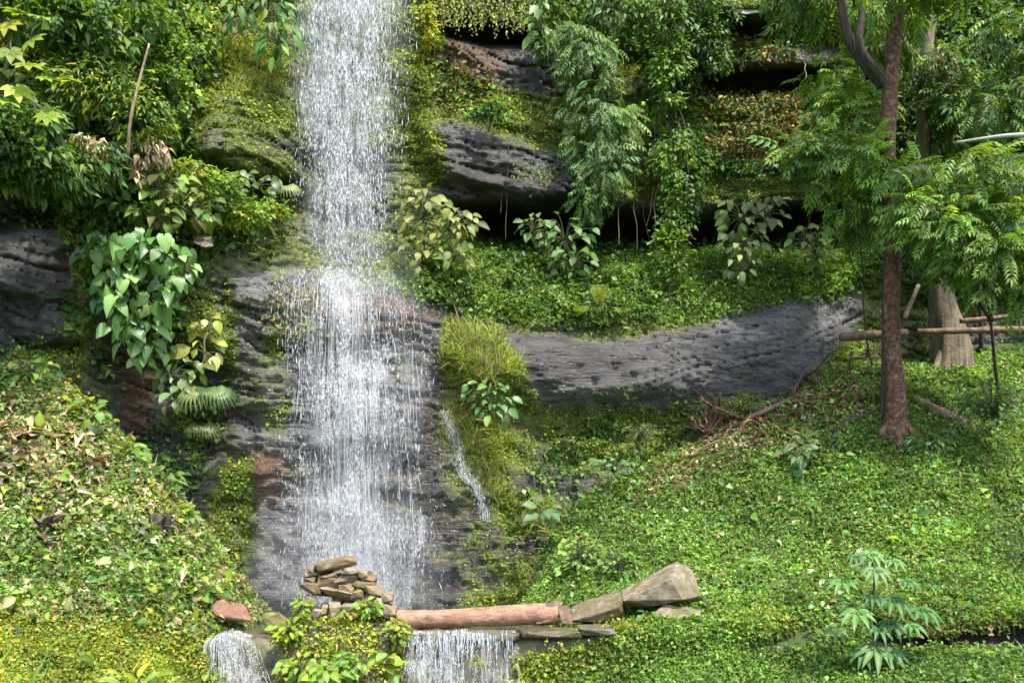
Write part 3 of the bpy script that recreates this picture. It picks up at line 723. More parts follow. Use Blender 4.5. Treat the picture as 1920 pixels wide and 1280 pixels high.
wf = empty('waterfall', (0, 0, 0)); wf.location = Vector(P(640, 1140, 16.9))
tag(wf, 'tall white waterfall dropping over the mossy cliff into the pool', 'waterfall', kind='structure')
ULe = [(-150, 566), (0, 562), (130, 556), (160, 545), (300, 558), (520, 575)]
URi = [(-150, 785), (0, 772), (120, 755), (300, 742), (520, 735)]
def upper_points(n, core, sp=0.0):
    py = rng.uniform(-150, 545, n); L = edge(ULe, py); R = edge(URi, py)
    t = np.where(rng.random(n) < core, rng.normal(0.43, 0.17, n), rng.normal(0.5, 0.30, n))
    px = L + t * (R - L)
    Y = 18.25 - 0.25 * (py + 150) / 680 + rng.normal(0, 0.16, n)
    g = vnoise(np.stack([px / 7.0, py / 190.0, np.zeros(n)], -1), 5) * 0.5 + vnoise(np.stack([px / 20.0, py / 45.0, np.ones(n)], -1), 6) * 0.5 + vnoise(np.stack([px / 4.0, py / 18.0, np.ones(n)], -1), 8) * 0.5
    fade = np.interp(py, [330, 470, 545], [1, 0.62, 0.5]) * np.clip(1.25 - np.abs(t - 0.46) * 1.25, 0.12, 1)
    keep = (rng.random(n) < np.clip(0.5 + 0.75 * g, 0.03, 1) * fade) & (t > -0.12) & (t < 1.12)
    return px[keep], py[keep], Y[keep]
px, py, Y = upper_points(60000, 0.46)
n = len(px); pos = Pn(px, py, Y)
sz = np.exp(rng.normal(0, 0.45, n))
V, T = drops_mesh(pos, 0.055 * sz * rng.uniform(0.7, 1.6, n) * np.interp(py, [0, 500], [1.4, 0.8]), 0.0050 * sz, np.array([0, 0, 1.0]) + rng.normal(0, 0.10, (n, 3)))
part('falling_drops', V, T, M_DROP, wf, kind='stuff')
# long threads of the free fall
paths, wd = [], []
for i in range(150):
    p0 = rng.uniform(-150, 200); p1 = min(p0 + rng.uniform(50, 170), 420); k = 12; yy = np.linspace(p0, p1, k)
    t = np.clip(rng.normal(0.42, 0.2), 0.0, 1.0) if rng.random() < .7 else rng.random()
    xx = edge(ULe, yy) + t * (edge(URi, yy) - edge(ULe, yy)) + np.cumsum(rng.normal(0, 0.7, k))
    paths.append(Pn(xx, yy, 18.2 - 0.2 * (yy + 150) / 680 + rng.normal(0, 0.1))); wd.append(rng.uniform(0.003, 0.007))
V, T = threads_mesh(paths, wd); part('falling_threads', V, T, M_DROP, wf, kind='stuff')
# veil of the free fall
uu = np.linspace(-.12, 1.12, 40); vv = np.linspace(-150, 545, 72); U_, V_ = np.meshgrid(uu, vv)
X_ = edge(ULe, V_) + U_ * (edge(URi, V_) - edge(ULe, V_)); Yv = 18.3 - 0.25 * (V_ + 150) / 680 + 0.08 * fbm(np.stack([U_ * 6, V_ / 90, 0 * U_], -1), 3, 9)
al = np.clip((U_ + .12) * 4, 0, 1) * np.clip((1.12 - U_) * 3, 0, 1) * np.interp(V_, [-150, 200, 420, 545], [1, 0.95, 0.65, 0.5]) * np.exp(-((U_ - 0.44) / 0.45) ** 2)
def grid_q(h, w):
    i = np.arange(h * w).reshape(h, w); return np.stack([i[:-1, :-1], i[1:, :-1], i[1:, 1:], i[:-1, 1:]], -1).reshape(-1, 4)
for k in range(3):
    sh = np.clip(0.6 + 1.6 * fbm(np.stack([U_ * 7 + k * 9, V_ / 70, 0 * U_ + k], -1), 3, 19), 0.1, 1)
    part('veil', Pn(X_ + 3 * (k - 1), V_, Yv + .16 * (k - 1)).reshape(-1, 3), grid_q(*U_.shape), M_VEIL, wf, np.repeat((al * sh * .44).reshape(-1, 1), 3, 1), True)
# lower fall, clinging to the rock
import itertools
Dm = D.copy()
for s in (-2, -1, 1, 2): Dm = np.minimum(Dm, np.roll(D, s, 0)); 
for s in (-1, 1): Dm = np.minimum(Dm, np.roll(Dm, s, 1))
Dm = np.minimum(D, blur(Dm, 14))
LLe = [(500, 560), (540, 530), (600, 540), (700, 560), (900, 565), (1000, 560), (1140, 530)]
LRi = [(500, 745), (560, 790), (700, 800), (900, 790), (1000, 790), (1140, 800)]
def lower_path(px, p0, p1, out):
    k = max(5, int((p1 - p0) / 16)); yy = np.linspace(p0, p1, k)
    xx = px + np.cumsum(rng.normal(0, 0.9, k)) + (px - 655) * 0.0006 * (yy - p0)
    return Pn(xx, yy, samp(Dm, xx, yy) - out)
paths, wd = [], []
for i in range(380):
    t = np.clip(rng.normal(0.43, 0.21), -.03, 1.03) if rng.random() < 0.66 else rng.random()
    p0 = [rng.uniform(508, 600), rng.uniform(600, 760), rng.uniform(690, 1000), rng.uniform(700, 1040)][rng.integers(4)]
    core = math.exp(-((t - 0.40) / 0.2) ** 2)
    ln = rng.uniform(25, 110) + core * rng.uniform(0, 150); p1 = min(p0 + ln, 1142)
    px_ = float(edge(LLe, p0) + t * (edge(LRi, p0) - edge(LLe, p0)))
    paths.append(lower_path(px_, p0, p1, rng.uniform(0.02, 0.24))); wd.append(rng.uniform(0.003, 0.008) + 0.006 * core * rng.random())
V, T = threads_mesh(paths, wd); part('clinging_threads', V, T, M_DROP, wf, kind='stuff')
n = 64000; py = 500 + 645 * rng.random(n) ** 0.85; t = np.where(rng.random(n) < 0.6, rng.normal(0.42, 0.20, n), rng.normal(0.48, 0.30, n))
px = edge(LLe, py) + t * (edge(LRi, py) - edge(LLe, py))
g = vnoise(np.stack([px / 9.0, py / 130.0, np.zeros(n)], -1), 15) * .6 + vnoise(np.stack([px / 26.0, py / 55.0, np.zeros(n)], -1), 16) * .6 + vnoise(np.stack([px / 4.0, py / 25.0, np.zeros(n)], -1), 17) * .4
keep = (rng.random(n) < np.clip(0.18 + 0.75 * g + 0.32 * np.exp(-((t - .42) / .27) ** 2) + 0.22 * (py > 980) + 0.3 * np.exp(-((py - 525) / 22) ** 2), 0.02, 1)) & (t > -.2) & (t < 1.15); px, py = px[keep], py[keep]; n = len(px)
pos = Pn(px, py, samp(Dm, px, py) - np.abs(rng.normal(0.06, 0.15, n)) - 0.02)
sz = np.exp(rng.normal(0, 0.45, n))
V, T = drops_mesh(pos, .05 * sz * rng.uniform(.6, 1.6, n), 0.0045 * sz, np.array([0, 0, 1.0]) + rng.normal(0, 0.16, (n, 3)))
part('splashing_drops', V, T, M_DROP, wf, kind='stuff')
uu = np.linspace(-.1, 1.1, 50); vv = np.linspace(498, 1146, 92); U_, V_ = np.meshgrid(uu, vv)
X_ = edge(LLe, V_) + U_ * (edge(LRi, V_) - edge(LLe, V_)); Yv = samp(Dm, X_, V_) - 0.09
al = np.exp(-((U_ - 0.42) / 0.30) ** 2) * np.interp(V_, [505, 560, 640, 760, 1000, 1146], [0.25, 0.45, 0.5, 0.85, 1.15, 1.3]) + 0.18
al = al * np.clip((U_ + .1) * 4, 0, 1) * np.clip((1.1 - U_) * 4, 0, 1) * np.interp(V_, [498, 525], [0, 1])
for k in range(3):
    sh = np.clip(0.55 + 1.7 * fbm(np.stack([U_ * 8 + k * 9, V_ / 80, 0 * U_ + k], -1), 3, 29), 0.05, 1)
    part('lower_veil', Pn(X_ + 2 * (k - 1), V_, Yv - .07 * k + .04).reshape(-1, 3), grid_q(*U_.shape), M_VEIL, wf, np.repeat(np.clip(al * sh * .42, 0, 1).reshape(-1, 1), 3, 1), True)
# fine spray round the foot of the fall
n = 24000; px = rng.normal(640, 95, n); py = 1150 - np.abs(rng.normal(0, 120, n)); sel = (px > 440) & (px < 850); px, py = px[sel], py[sel]; n = len(px)
pos = Pn(px, py, 16.75 - rng.random(n) * 1.3); V, T = drops_mesh(pos, np.full(n, .007), np.full(n, .0035), rng.normal(0, 1, (n, 3))); part('spray', V, T, M_DROP, wf, kind='stuff')

def mist_mat(name, dens):
    m = bpy.data.materials.new(name); m.use_nodes = True; nt = m.node_tree; nt.nodes.remove(nt.nodes['Principled BSDF'])
    v = nt.nodes.new('ShaderNodeVolumePrincipled'); v.inputs['Color'].default_value = (0.95, 0.97, 1, 1); v.inputs['Density'].default_value = dens; v.inputs['Anisotropy'].default_value = 0.2
    nt.links.new(v.outputs[0], nt.nodes['Material Output'].inputs['Volume']); return m
def mist(label, c, R, dens):
    bm = bmesh.new(); bmesh.ops.create_icosphere(bm, subdivisions=3, radius=1.0)
    for v_ in bm.verts: v_.co = Vector((v_.co.x * R[0], v_.co.y * R[1], v_.co.z * R[2]))
    me = bpy.data.meshes.new('mist'); bm.to_mesh(me); bm.free(); me.materials.append(mist_mat('mist_' + str(dens), dens)); tag(obj('mist', me, None, c), label, 'mist', kind='stuff')
mist('thin white mist of spray drifting at the foot of the waterfall', P(650, 1075, 15.9), (1.9, .75, 1.5), .11)
mist('faint mist where the free fall strikes the ledge', P(650, 520, 17.3), (1.5, .6, 1.1), .08)

def rivulet(name, label, way, nthr, spread, nd, w=(0.004, 0.012)):
    r = empty(name, P(way[-1][0], way[-1][1], float(samp(Dm, np.array([way[-1][0]], float), np.array([way[-1][1]], float))[0]) - .05))
    tag(r, label, 'rivulet', kind='structure')
    wy = [a[1] for a in way]; wx = [a[0] for a in way]; paths, wd = [], []
    for i in range(nthr):
        p0 = rng.uniform(wy[0], wy[-1] - 25); p1 = min(p0 + rng.uniform(12, 45), wy[-1]); yy = np.linspace(p0, p1, max(4, int((p1 - p0) / 8)))
        xx = np.interp(yy, wy, wx) + rng.normal(0, spread) + np.cumsum(rng.normal(0, 1.0, len(yy))); paths.append(Pn(xx, yy, samp(Dm, xx, yy) - rng.uniform(0.02, 0.08))); wd.append(rng.uniform(*w))
    V, T = threads_mesh(paths, wd); part('threads', V, T, M_DROP, r, kind='stuff')
    py = rng.uniform(wy[0], wy[-1], nd); px = np.interp(py, wy, wx) + rng.normal(0, spread * 1.3, nd)
    V, T = drops_mesh(Pn(px, py, samp(Dm, px, py) - rng.uniform(0.02, .1, nd)), rng.uniform(.02, .06, nd), rng.uniform(.003, .009, nd), np.array([0, 0, 1.]) + rng.normal(0, .3, (nd, 3)))
    part('drops', V, T, M_DROP, r, kind='stuff')
rivulet('rivulet', 'thin white rivulet winding down mossy rock right of the main fall', [(832, 768), (846, 800), (860, 845), (867, 885), (890, 912), (903, 940), (912, 978)], 40, 5, 1500)
rivulet('rivulet', 'narrow white jet pouring into the pool just behind the log', [(792, 965), (790, 1015), (772, 1045), (768, 1090), (764, 1142)], 22, 3.2, 1100)

# ------------------------------------------------------------------ weir
zt = [(330, .25), (375, -.06), (400, .02), (440, .06), (480, .02), (515, -.04), (545, .24), (600, .30), (735, .26), (762, .06), (970, .04), (990, .07), (1085, .06), (1150, .08), (1290, .13), (1340, .24), (1500, .27), (1600, .24), (1660, 0.1)]
pxs = np.linspace(325, 1660, 150); prof = [(14.5, -0.35), (14.25, -0.12), (13.95, -0.02), (13.6, 0.0), (13.42, -0.03), (13.34, -0.12), (13.3, -0.3), (13.25, -0.55), (13.2, -0.85), (13.12, -1.3)]
WV = np.zeros((len(prof), len(pxs), 3))
for j, (yy, dz) in enumerate(prof):
    bul = np.interp(pxs, [520, 560, 720, 770], [0, 0.3, 0.3, 0])
    WV[j, :, 0] = (pxs - CX) / F * 13.4; WV[j, :, 1] = yy - bul * (j > 3) * min(1, (j - 3) / 3)
    WV[j, :, 2] = (np.interp(pxs, [a for a, _ in zt], [b for _, b in zt]) + dz) if j < 6 else np.minimum(dz, WV[j - 1, :, 2] - 0.12)
WV = WV + (np.stack([fbm(WV * 2.2, 3, 301), fbm(WV * 2.2, 3, 302), fbm(WV * 2.6, 3, 303)], -1) * np.array([0.05, 0.12, 0.06]))
# finer mesh
def densify(Wg, k):
    h, w = Wg.shape[:2]; a = np.linspace(0, h - 1, (h - 1) * k + 1); i = np.minimum(a.astype(int), h - 2); f = (a - i)[:, None, None]
    return Wg[i] * (1 - f) + Wg[i + 1] * f
WV = densify(WV, 4); WV = WV + np.stack([0 * WV[..., 0], fbm(WV * np.array([4, 4, 9]), 3, 305) * 0.06, fbm(WV * 6, 3, 306) * 0.02], -1)
weir = empty('weir_wall', P(960, 1280, 13.3)); tag(weir, 'low mossy stone weir wall holding the pool under the log', 'wall')
part('wall_body', WV.reshape(-1, 3), grid_q(*WV.shape[:2]), M_WALLSTONE, weir, None, True)
for k, (x0, x1, ztop, sd_) in enumerate([(772, 868, .10, 1), (866, 972, .095, 2), (974, 1088, .13, 3), (1084, 1152, .17, 4)]):
    w = (x1 - x0) / F * 13.4; me = stone_mesh((w * 1.1, 0.62, 0.13), 40 + sd_, M_WALLSTONE, 40, 1, 0.06, 0.4, 0.08)
    o = obj('capstone', me, weir); o.location = Vector(((x0 + x1) / 2 - CX) / F * 13.4 * np.array([1, 0, 0]) + np.array([0, 13.52, ztop - 0.065])) - weir.location
def cascade(label, x0, x1, zlip, nthr, seed, whole, skew=0.0, dome=0.0):
    base = P((x0 + x1) / 2, 1290, 13.1); r = empty('cascade', base); tag(r, label, 'cascade', 'cascades pouring over the weir', 'structure')
    def curve(px, s, out):      # s along the flow in metres
        px = px + skew * np.clip(s - .1, 0, 1.5) * (px - x0) / (x1 - x0); x = (px - CX) / F * 13.35
        uq = np.clip((px - (x0 + x1) / 2) / ((x1 - x0) / 2), -1.3, 1.3); lipn = 0.03 * vnoise(np.stack([px / 13.0 + 0 * s, 0 * s + seed, 0 * s], -1), 48)
        y = np.where(s < 0.25, 13.55 - s, 13.30 - 0.16 * np.sqrt(np.clip(s - 0.25, 0, 9)) * 1.0) - out
        z = np.where(s < 0.25, zlip - 0.10 * s * s / 0.25 * 1.0, zlip - 0.025 - (s - 0.25) * 1.0) + 0.02 - dome * uq ** 2 + lipn; y = y + .3 * dome * uq ** 2
        return np.stack([x + 0 * s, y, z], -1)
    paths, wd = [], []
    for i in range(nthr):
        px = rng.uniform(x0, x1); dens = vnoise(np.array([[px / 22.0, seed, 0.0]]), 44)[0]
        if dens < -0.25 + (0 if whole else 0.2) and rng.random() < 0.75: continue
        s0 = rng.choice([rng.uniform(0, 0.3), rng.uniform(0.2, 0.9)]); s1 = s0 + rng.uniform(0.08, 0.4); s = np.linspace(s0, min(s1, 1.5), 12)
        p = curve(px + (px - (x0 + x1) / 2) * 0.15 * s, s, rng.uniform(0.01, 0.09)); p[:, 0] += np.cumsum(rng.normal(0, 0.004, 12)); paths.append(p); wd.append(rng.uniform(0.004, 0.016))
    V, T = threads_mesh(paths, wd); part('threads', V, T, M_DROP, r, kind='stuff')
    nd = nthr * 16; s = 0.12 + 1.3 * rng.random(nd); px = rng.uniform(x0 - 3, x1 + 3, nd); g2 = vnoise(np.stack([px / 10.0, s * 6 + px / 30, 0 * s + seed], -1), 45) + vnoise(np.stack([px / 4.0, s * 14, 0 * s + seed], -1), 46) * .5; kk = g2 > (0.0 if whole else .35); s, px = s[kk], px[kk]; nd = len(s); p = curve(px, s, rng.uniform(0.0, 0.12, nd))
    V, T = drops_mesh(p, rng.uniform(.012, .05, nd), rng.uniform(.004, .011, nd), np.array([0, -.2, 1.]) + rng.normal(0, .25, (nd, 3))); part('drops', V, T, M_DROP, r, kind='stuff')
    ss = np.linspace(0, 1.5, 40); pp = np.linspace(x0, x1, 24); PP, SS = np.meshgrid(pp, ss); g_ = curve(PP, SS, 0.03)
    g_[..., 1] += 0.03 * fbm(g_ * 7, 3, seed + 70)
    al = (np.sin(np.pi * (PP - x0) / (x1 - x0)) ** 0.5 * np.interp(SS, [0, .2, .4, 1.5], [.0, .35, .8, 1]) * (1 if whole else 0.45)) * np.clip(0.75 + 1.1 * fbm(np.stack([PP / 16, SS * 2.0, 0 * PP + seed], -1), 3, 47), 0, 1)
    part('sheet', g_.reshape(-1, 3), grid_q(*PP.shape), M_FOAM, r, np.repeat(np.clip(al, 0, 1).reshape(-1, 1), 3, 1), True)
cascade('rounded white cascade over the weir beside the yellow green bank', 388, 480, 0.10, 330, 1, True, 45, .16)
cascade('dense white cascade over the weir under the left end of the log', 762, 868, 0.11, 330, 2, True)
cascade('thin stringy cascade over the weir below the middle of the log', 868, 972, 0.10, 120, 3, False)

OVL = [leaf_oval(.62, .08, .25, .02), leaf_oval(.5, .12, .3), leaf_arrow(.75, .1, .3)]
# ------------------------------------------------------------------ ground cover masks
full = np.ones(GX.shape)
left_mound = ras([[(-450, 1090), (100, 1100), (300, 1120), (380, 1160), (370, 1500), (-450, 1500)]], 30)
scree = ras([[(-450, 640), (60, 690), (160, 760), (260, 850), (340, 940), (420, 1060), (480, 1160), (400, 1190), (330, 1170), (-450, 1130)]], 26)
litter = ras([[(-100, 730), (60, 750), (180, 850), (200, 940), (120, 960), (0, 930), (-100, 900)]], 22)
right_slope = ras([[(960, 1180), (1000, 1080), (1050, 950), (1180, 890), (1290, 850), (1420, 790), (1560, 700), (1650, 640), (2400, 560), (2400, 1175), (1000, 1175)]], 10)
right_slope *= (1 - 0.65 * earth) * (1 - 0.9 * cut) * np.clip(1.05 + 1.2 * fbm(np.stack([GX / 90, GY / 50, 0 * GX], -1), 3, 141), 0.25, 1)
front_mat = (1 - cut) * ras([[(1540, 1190), (2400, 1180), (2400, 1500), (960, 1500), (960, 1225), (1500, 1225)]], 8)
ground_cover('yellow_ground_cover', 'bright yellow green creeping plants carpeting the bank beside the weir', ground_pts(3400, left_mound, 1), 0.042, patchy(YEL + [(0.42, 0.40, 0.06)], LIME + YEL, 0.9, 5, 0.25, -0.3), SMALL, M_LEAF, 0.5, 0.05, 0.45, 0.06)
ground_cover('bank_ground_cover', 'pale green leafy creepers over the bank below the dark rock wall', ground_pts(1500, scree * (1 - 0.5 * litter), 2), 0.072, patchy(MID + LIME + [(0.26, 0.33, 0.12), (0.36, 0.42, 0.2), (0.3, 0.38, 0.18)], LIME + TAN, 0.9, 6, 0.25, -0.25), SMALL + MEDL, M_LEAF, 0.45, 0.07, 0.5, 0.16)
ground_cover('slope_ground_cover', 'short green leafy ground cover over the sunny slope', ground_pts(1450, right_slope, 3), 0.054, patchy(MID + LIME, LIME + [(0.2, 0.32, 0.08)], 0.7, 7, 0.25, -0.1), SMALL + [leaf_lance(.4)], M_LEAF, 0.55, 0.045, 0.5, 0.07)
ground_cover('slope_litter', 'brown leaf litter among the slope plants', ground_pts(420, np.clip(earth * 1.0 + right_slope * 0.16 + scree * 0.22 + litter * .5, 0, 1), 4), 0.08, patchy(BROWN, TAN, 1.2, 8, 0.3, -0.25), MEDL, M_DRY, 0.6, 0.03, 0.45, cat='leaf litter')
ground_cover('front_ground_cover', 'lush light green ground cover in front of the cut bank', ground_pts(1900, front_mat, 5), 0.05, patchy(LIME, MID, 0.8, 9, 0.25, -0.1), SMALL, M_LEAF, 0.55, 0.05, 0.5, 0.06)
# creepers over the wall
WVn = np.cross(np.gradient(WV, axis=1), np.gradient(WV, axis=0))
def wall_pts(dens, mask, seed):
    pt, nr = samples_on(WV, dens, lambda p: samp(mask, *proj(p)), seed); return pt, np.where(nr[:, 1:2] > 0, -nr, nr)
hedge = ras([[(1150, 1140), (1600, 1140), (1660, 1300), (1650, 1500), (960, 1500), (975, 1250), (1060, 1225), (1110, 1215)]], 10)
hfront = np.clip((GY - 1192 - 0.02 * (GX - 1300) * 0 + 10 * fbm(np.stack([GX / 40, GY / 40, 0 * GX], -1), 3, 161)) / 14, 0, 1)
ground_cover('wall_creeper', 'dense lime green creeper along the top of the overgrown weir wall end', wall_pts(3600, hedge * (1 - hfront), 6), 0.05, patchy(LIME, YEL, 1.1, 10, 0.28, -0.1), SMALL, M_LEAF, 0.5, 0.07, 0.5, 0.10, cat='creeper')
ground_cover('wall_face_creeper', 'thinner olive and brown tinged creeper on the face of the overgrown wall', wall_pts(2300, hedge * hfront, 8), 0.048, patchy(MID + OLIVE, LIME + OLIVE + BROWN, 1.6, 76, 0.3, -0.1), SMALL, M_LEAF, 0.3, 0.045, 0.55, 0.09, 0.4, cat='creeper')
mound = ras([[(-450, 1090), (100, 1100), (300, 1120), (380, 1160), (370, 1500), (-450, 1500)]], 30)
scree = ras([[(-450, 640), (60, 690), (160, 760), (260, 850), (340, 940), (420, 1060), (480, 1160), (400, 1190), (330, 1170), (-450, 1130)]], 26)
litter = ras([[(-100, 730), (60, 750), (180, 850), (200, 940), (120, 960), (0, 930), (-100, 900)]], 22)
right_slope = ras([[(960, 1180), (1000, 1080), (1050, 950), (1180, 890), (1290, 850), (1420, 790), (1560, 700), (1650, 640), (2400, 560), (2400, 1175), (1000, 1175)]], 10)
right_slope *= (1 - 0.65 * earth) * (1 - 0.9 * cut) * np.clip(1.05 + 1.2 * fbm(np.stack([GX / 90, GY / 50, 0 * GX], -1), 3, 141), 0.25, 1)
front_mat = (1 - cut) * ras([[(1540, 1190), (2400, 1180), (2400, 1500), (960, 1500), (960, 1225), (1500, 1225)]], 8)
ground_cover('yellow_ground_cover', 'bright yellow green creeping plants carpeting the bank beside the weir', ground_pts(3400, left_mound, 1), 0.042, patchy(YEL + [(0.42, 0.40, 0.06)], LIME + YEL, 0.9, 5, 0.25, -0.3), SMALL, M_LEAF, 0.5, 0.05, 0.45, 0.06)
ground_cover('bank_ground_cover', 'pale green leafy creepers over the bank below the dark rock wall', ground_pts(1500, scree * (1 - 0.5 * litter), 2), 0.072, patchy(MID + LIME + [(0.26, 0.33, 0.12), (0.36, 0.42, 0.2), (0.3, 0.38, 0.18)], LIME + TAN, 0.9, 6, 0.25, -0.25), SMALL + MEDL, M_LEAF, 0.45, 0.07, 0.5, 0.16)
ground_cover('slope_ground_cover', 'short green leafy ground cover over the sunny slope', ground_pts(1450, right_slope, 3), 0.054, patchy(MID + LIME, LIME + [(0.2, 0.32, 0.08)], 0.7, 7, 0.25, -0.1), SMALL + [leaf_lance(.4)], M_LEAF, 0.55, 0.045, 0.5, 0.07)
ground_cover('slope_litter', 'brown leaf litter among the slope plants', ground_pts(420, np.clip(earth * 1.0 + right_slope * 0.16 + scree * 0.22 + litter * .5, 0, 1), 4), 0.08, patchy(BROWN, TAN, 1.2, 8, 0.3, -0.25), MEDL, M_DRY, 0.6, 0.03, 0.45, cat='leaf litter')
ground_cover('front_ground_cover', 'lush light green ground cover in front of the cut bank', ground_pts(1900, front_mat, 5), 0.05, patchy(LIME, MID, 0.8, 9, 0.25, -0.1), SMALL, M_LEAF, 0.55, 0.05, 0.5, 0.06)
# creepers over the wall
WVn = np.cross(np.gradient(WV, axis=1), np.gradient(WV, axis=0))
def wall_pts(dens, mask, seed):
    pt, nr = samples_on(WV, dens, lambda p: samp(mask, *proj(p)), seed); return pt, np.where(nr[:, 1:2] > 0, -nr, nr)
hedge = ras([[(1150, 1140), (1600, 1140), (1660, 1300), (1650, 1500), (960, 1500), (975, 1250), (1060, 1225), (1110, 1215)]], 10)
ground_cover('wall_creeper', 'dense lime green creeper draped over the end of the weir wall', wall_pts(3600, hedge, 6), 0.05, patchy(LIME, YEL, 1.1, 10, 0.28, -0.2), SMALL, M_LEAF, 0.4, 0.07, 0.5, 0.10, cat='creeper')
mound = ras([[(515, 1150), (760, 1150), (770, 1210), (765, 1500), (528, 1500), (520, 1200)], [(340, 1140), (385, 1170), (380, 1500), (330, 1500)]], 8) * (0.35 + 0.65 * np.clip(fbm(CW * 2.2, 3, 77) * 2 + 0.5, 0, 1))
ground_cover('wall_moss', 'yellow green moss and tiny plants on the weir under the cairn', wall_pts(2200, mound, 7), 0.05, patchy(YEL, OLIVE, 1.3, 11, 0.3), SMALL, M_MOSS, 0.4, 0.035, 0.5, cat='moss')

# ------------------------------------------------------------------ plants growing on the rock
ledge = ras([[(745, 525), (880, 480), (1000, 485), (1300, 482), (1560, 470), (1650, 430), (1720, 480), (1610, 540), (1450, 575), (1300, 598), (1080, 612), (880, 592), (780, 562)]], 8)
ground_cover('ledge_ground_cover', 'vivid green small leaved plants filling the ledge above the grey rock', cliff_pts(1500, ledge, 11), 0.075, patchy(MID, LIME, 0.8, 12, 0.28, -0.12), SMALL, M_LEAF, 0.45, 0.07, 0.5, 0.22)
upl = ras([[(-350, -200), (570, -200), (545, 10), (400, 40), (400, 150), (345, 190), (385, 300), (400, 330), (470, 400), (560, 420), (480, 470), (400, 470), (330, 640), (200, 600), (130, 480), (110, 420), (-350, 375)]], 10)
ground_cover('cliff_undergrowth', 'mixed leafy undergrowth covering the cliff left of the waterfall', cliff_pts(620, upl, 12), 0.115, patchy(MID + DEEP, LIME + YEL, 0.6, 13, 0.35, -0.22), SMALL + MEDL, M_LEAF, 0.35, 0.10, 0.55, 0.35, 0.5, cat='undergrowth')
upr = ras([[(985, -200), (1330, -200), (1340, 30), (1300, 130), (1300, 200), (1330, 330), (1230, 340), (1210, 60), (1190, 80), (1060, 60), (1000, 40)], [(1480, -200), (2300, -200), (2300, 620), (1700, 560), (1640, 350), (1640, 100), (1480, 40)], [(1330, 320), (1640, 290), (1640, 330), (1340, 340)]], 9)
ground_cover('cliff_foliage', 'dark green foliage hanging over the upper cliff above the cave', cliff_pts(520, upr, 13), 0.11, patchy(DEEP, MID, 0.7, 14, 0.32, -0.1), SMALL + MEDL, M_LEAF, 0.35, 0.09, 0.5, 0.30, 0.6, cat='undergrowth')
mossm = np.clip((moss - 0.42) * 2.6, 0, 1) * (1 - np.clip(ledge + upl + upr, 0, 1))
mossm = np.maximum(mossm, ras([[(745, 0), (815, 0), (825, 90), (810, 200), (830, 330), (780, 340), (760, 240), (738, 200)], [(830, 205), (960, 250), (1060, 285), (1060, 230), (960, 175), (880, 180)], [(410, 70), (520, 100), (535, 160), (470, 185), (420, 150)]], 9) * 0.9)
ground_cover('cliff_moss', 'fresh green moss cushions and tiny plants on the wet rock', cliff_pts(1700, mossm, 14), 0.042, patchy(OLIVE + LIME, [(0.22, 0.28, 0.025), (0.28, 0.33, 0.03)], 0.8, 15, 0.3, 0.1), SMALL, M_MOSS, 0.3, 0.03, 0.55, 0.08, cat='moss')
drym = ras([[(1310, 185), (1490, 180), (1640, 190), (1640, 260), (1500, 320), (1340, 300)], [(1360, 70), (1500, 80), (1490, 130), (1380, 120)], [(520, 545), (600, 530), (600, 640), (520, 600)], [(830, 120), (930, 160), (900, 215), (830, 205)]], 12)
ground_cover('dry_ferns', 'brown withered small plants clinging to the upper rock shelves', cliff_pts(800, drym * 0.8, 15), 0.085, patchy(BROWN + OLIVE, OLIVE + MID, 1.0, 16, 0.3, -0.1), MEDL, M_DRY, 0.35, 0.06, 0.5, 0.12, 0.5, cat='undergrowth')
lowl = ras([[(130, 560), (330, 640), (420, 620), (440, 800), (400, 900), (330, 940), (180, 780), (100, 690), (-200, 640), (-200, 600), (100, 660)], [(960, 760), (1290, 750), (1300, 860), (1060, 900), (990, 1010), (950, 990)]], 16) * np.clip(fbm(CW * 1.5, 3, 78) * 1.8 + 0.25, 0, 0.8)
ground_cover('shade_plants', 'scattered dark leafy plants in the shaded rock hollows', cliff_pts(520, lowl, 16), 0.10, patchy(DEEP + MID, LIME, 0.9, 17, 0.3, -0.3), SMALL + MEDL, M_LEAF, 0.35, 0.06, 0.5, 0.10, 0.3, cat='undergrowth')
# hanging strings of the top ledge and grass on the sunny rock
def hanging(name, label, boxes, n, lmin, lmax, col, w=0.03, cat='hanging vine'):
    pos, yd, zd, s, c = [], [], [], [], []
    for (x0, y0, x1, y1) in boxes:
        px = rng.uniform(x0, x1, n); py = rng.uniform(y0, y1, n); Y = samp(D, px, py) - 0.1 - rng.random(n) * 0.15
        Lh = rng.uniform(lmin, lmax, n)
        for i in range(n):
            k = max(2, int(Lh[i] / 0.07)); b = Pn(px[i], py[i], Y[i])
            for q_ in range(k):
                pos.append(b + np.array([rng.normal(0, .02), rng.normal(0, .02), -Lh[i] * q_ / k])); yd.append((rng.normal(0, .5), -.3, -1)); zd.append((rng.normal(0, .5), -1, .4)); s.append(rng.uniform(.05, .09))
    n2 = len(pos); V, T, Cc = scatter(MEDL, np.array(pos), np.array(yd), np.array(zd), np.array(s), pal(n2, col, .25))
    return tag(obj(name, mesh_np(name, V, T, M_LEAF, Cc)), label, cat, kind='stuff')
hanging('hanging_vines', 'olive strings of small vines hanging over the dark slot beside the fall', [(815, -40, 1060, 30)], 330, 0.15, 0.6, OLIVE + YEL)
hanging('hanging_vines', 'short leafy strings hanging from the shelf above the cave', [(960, 300, 1200, 330)], 90, 0.1, 0.4, OLIVE + MID)
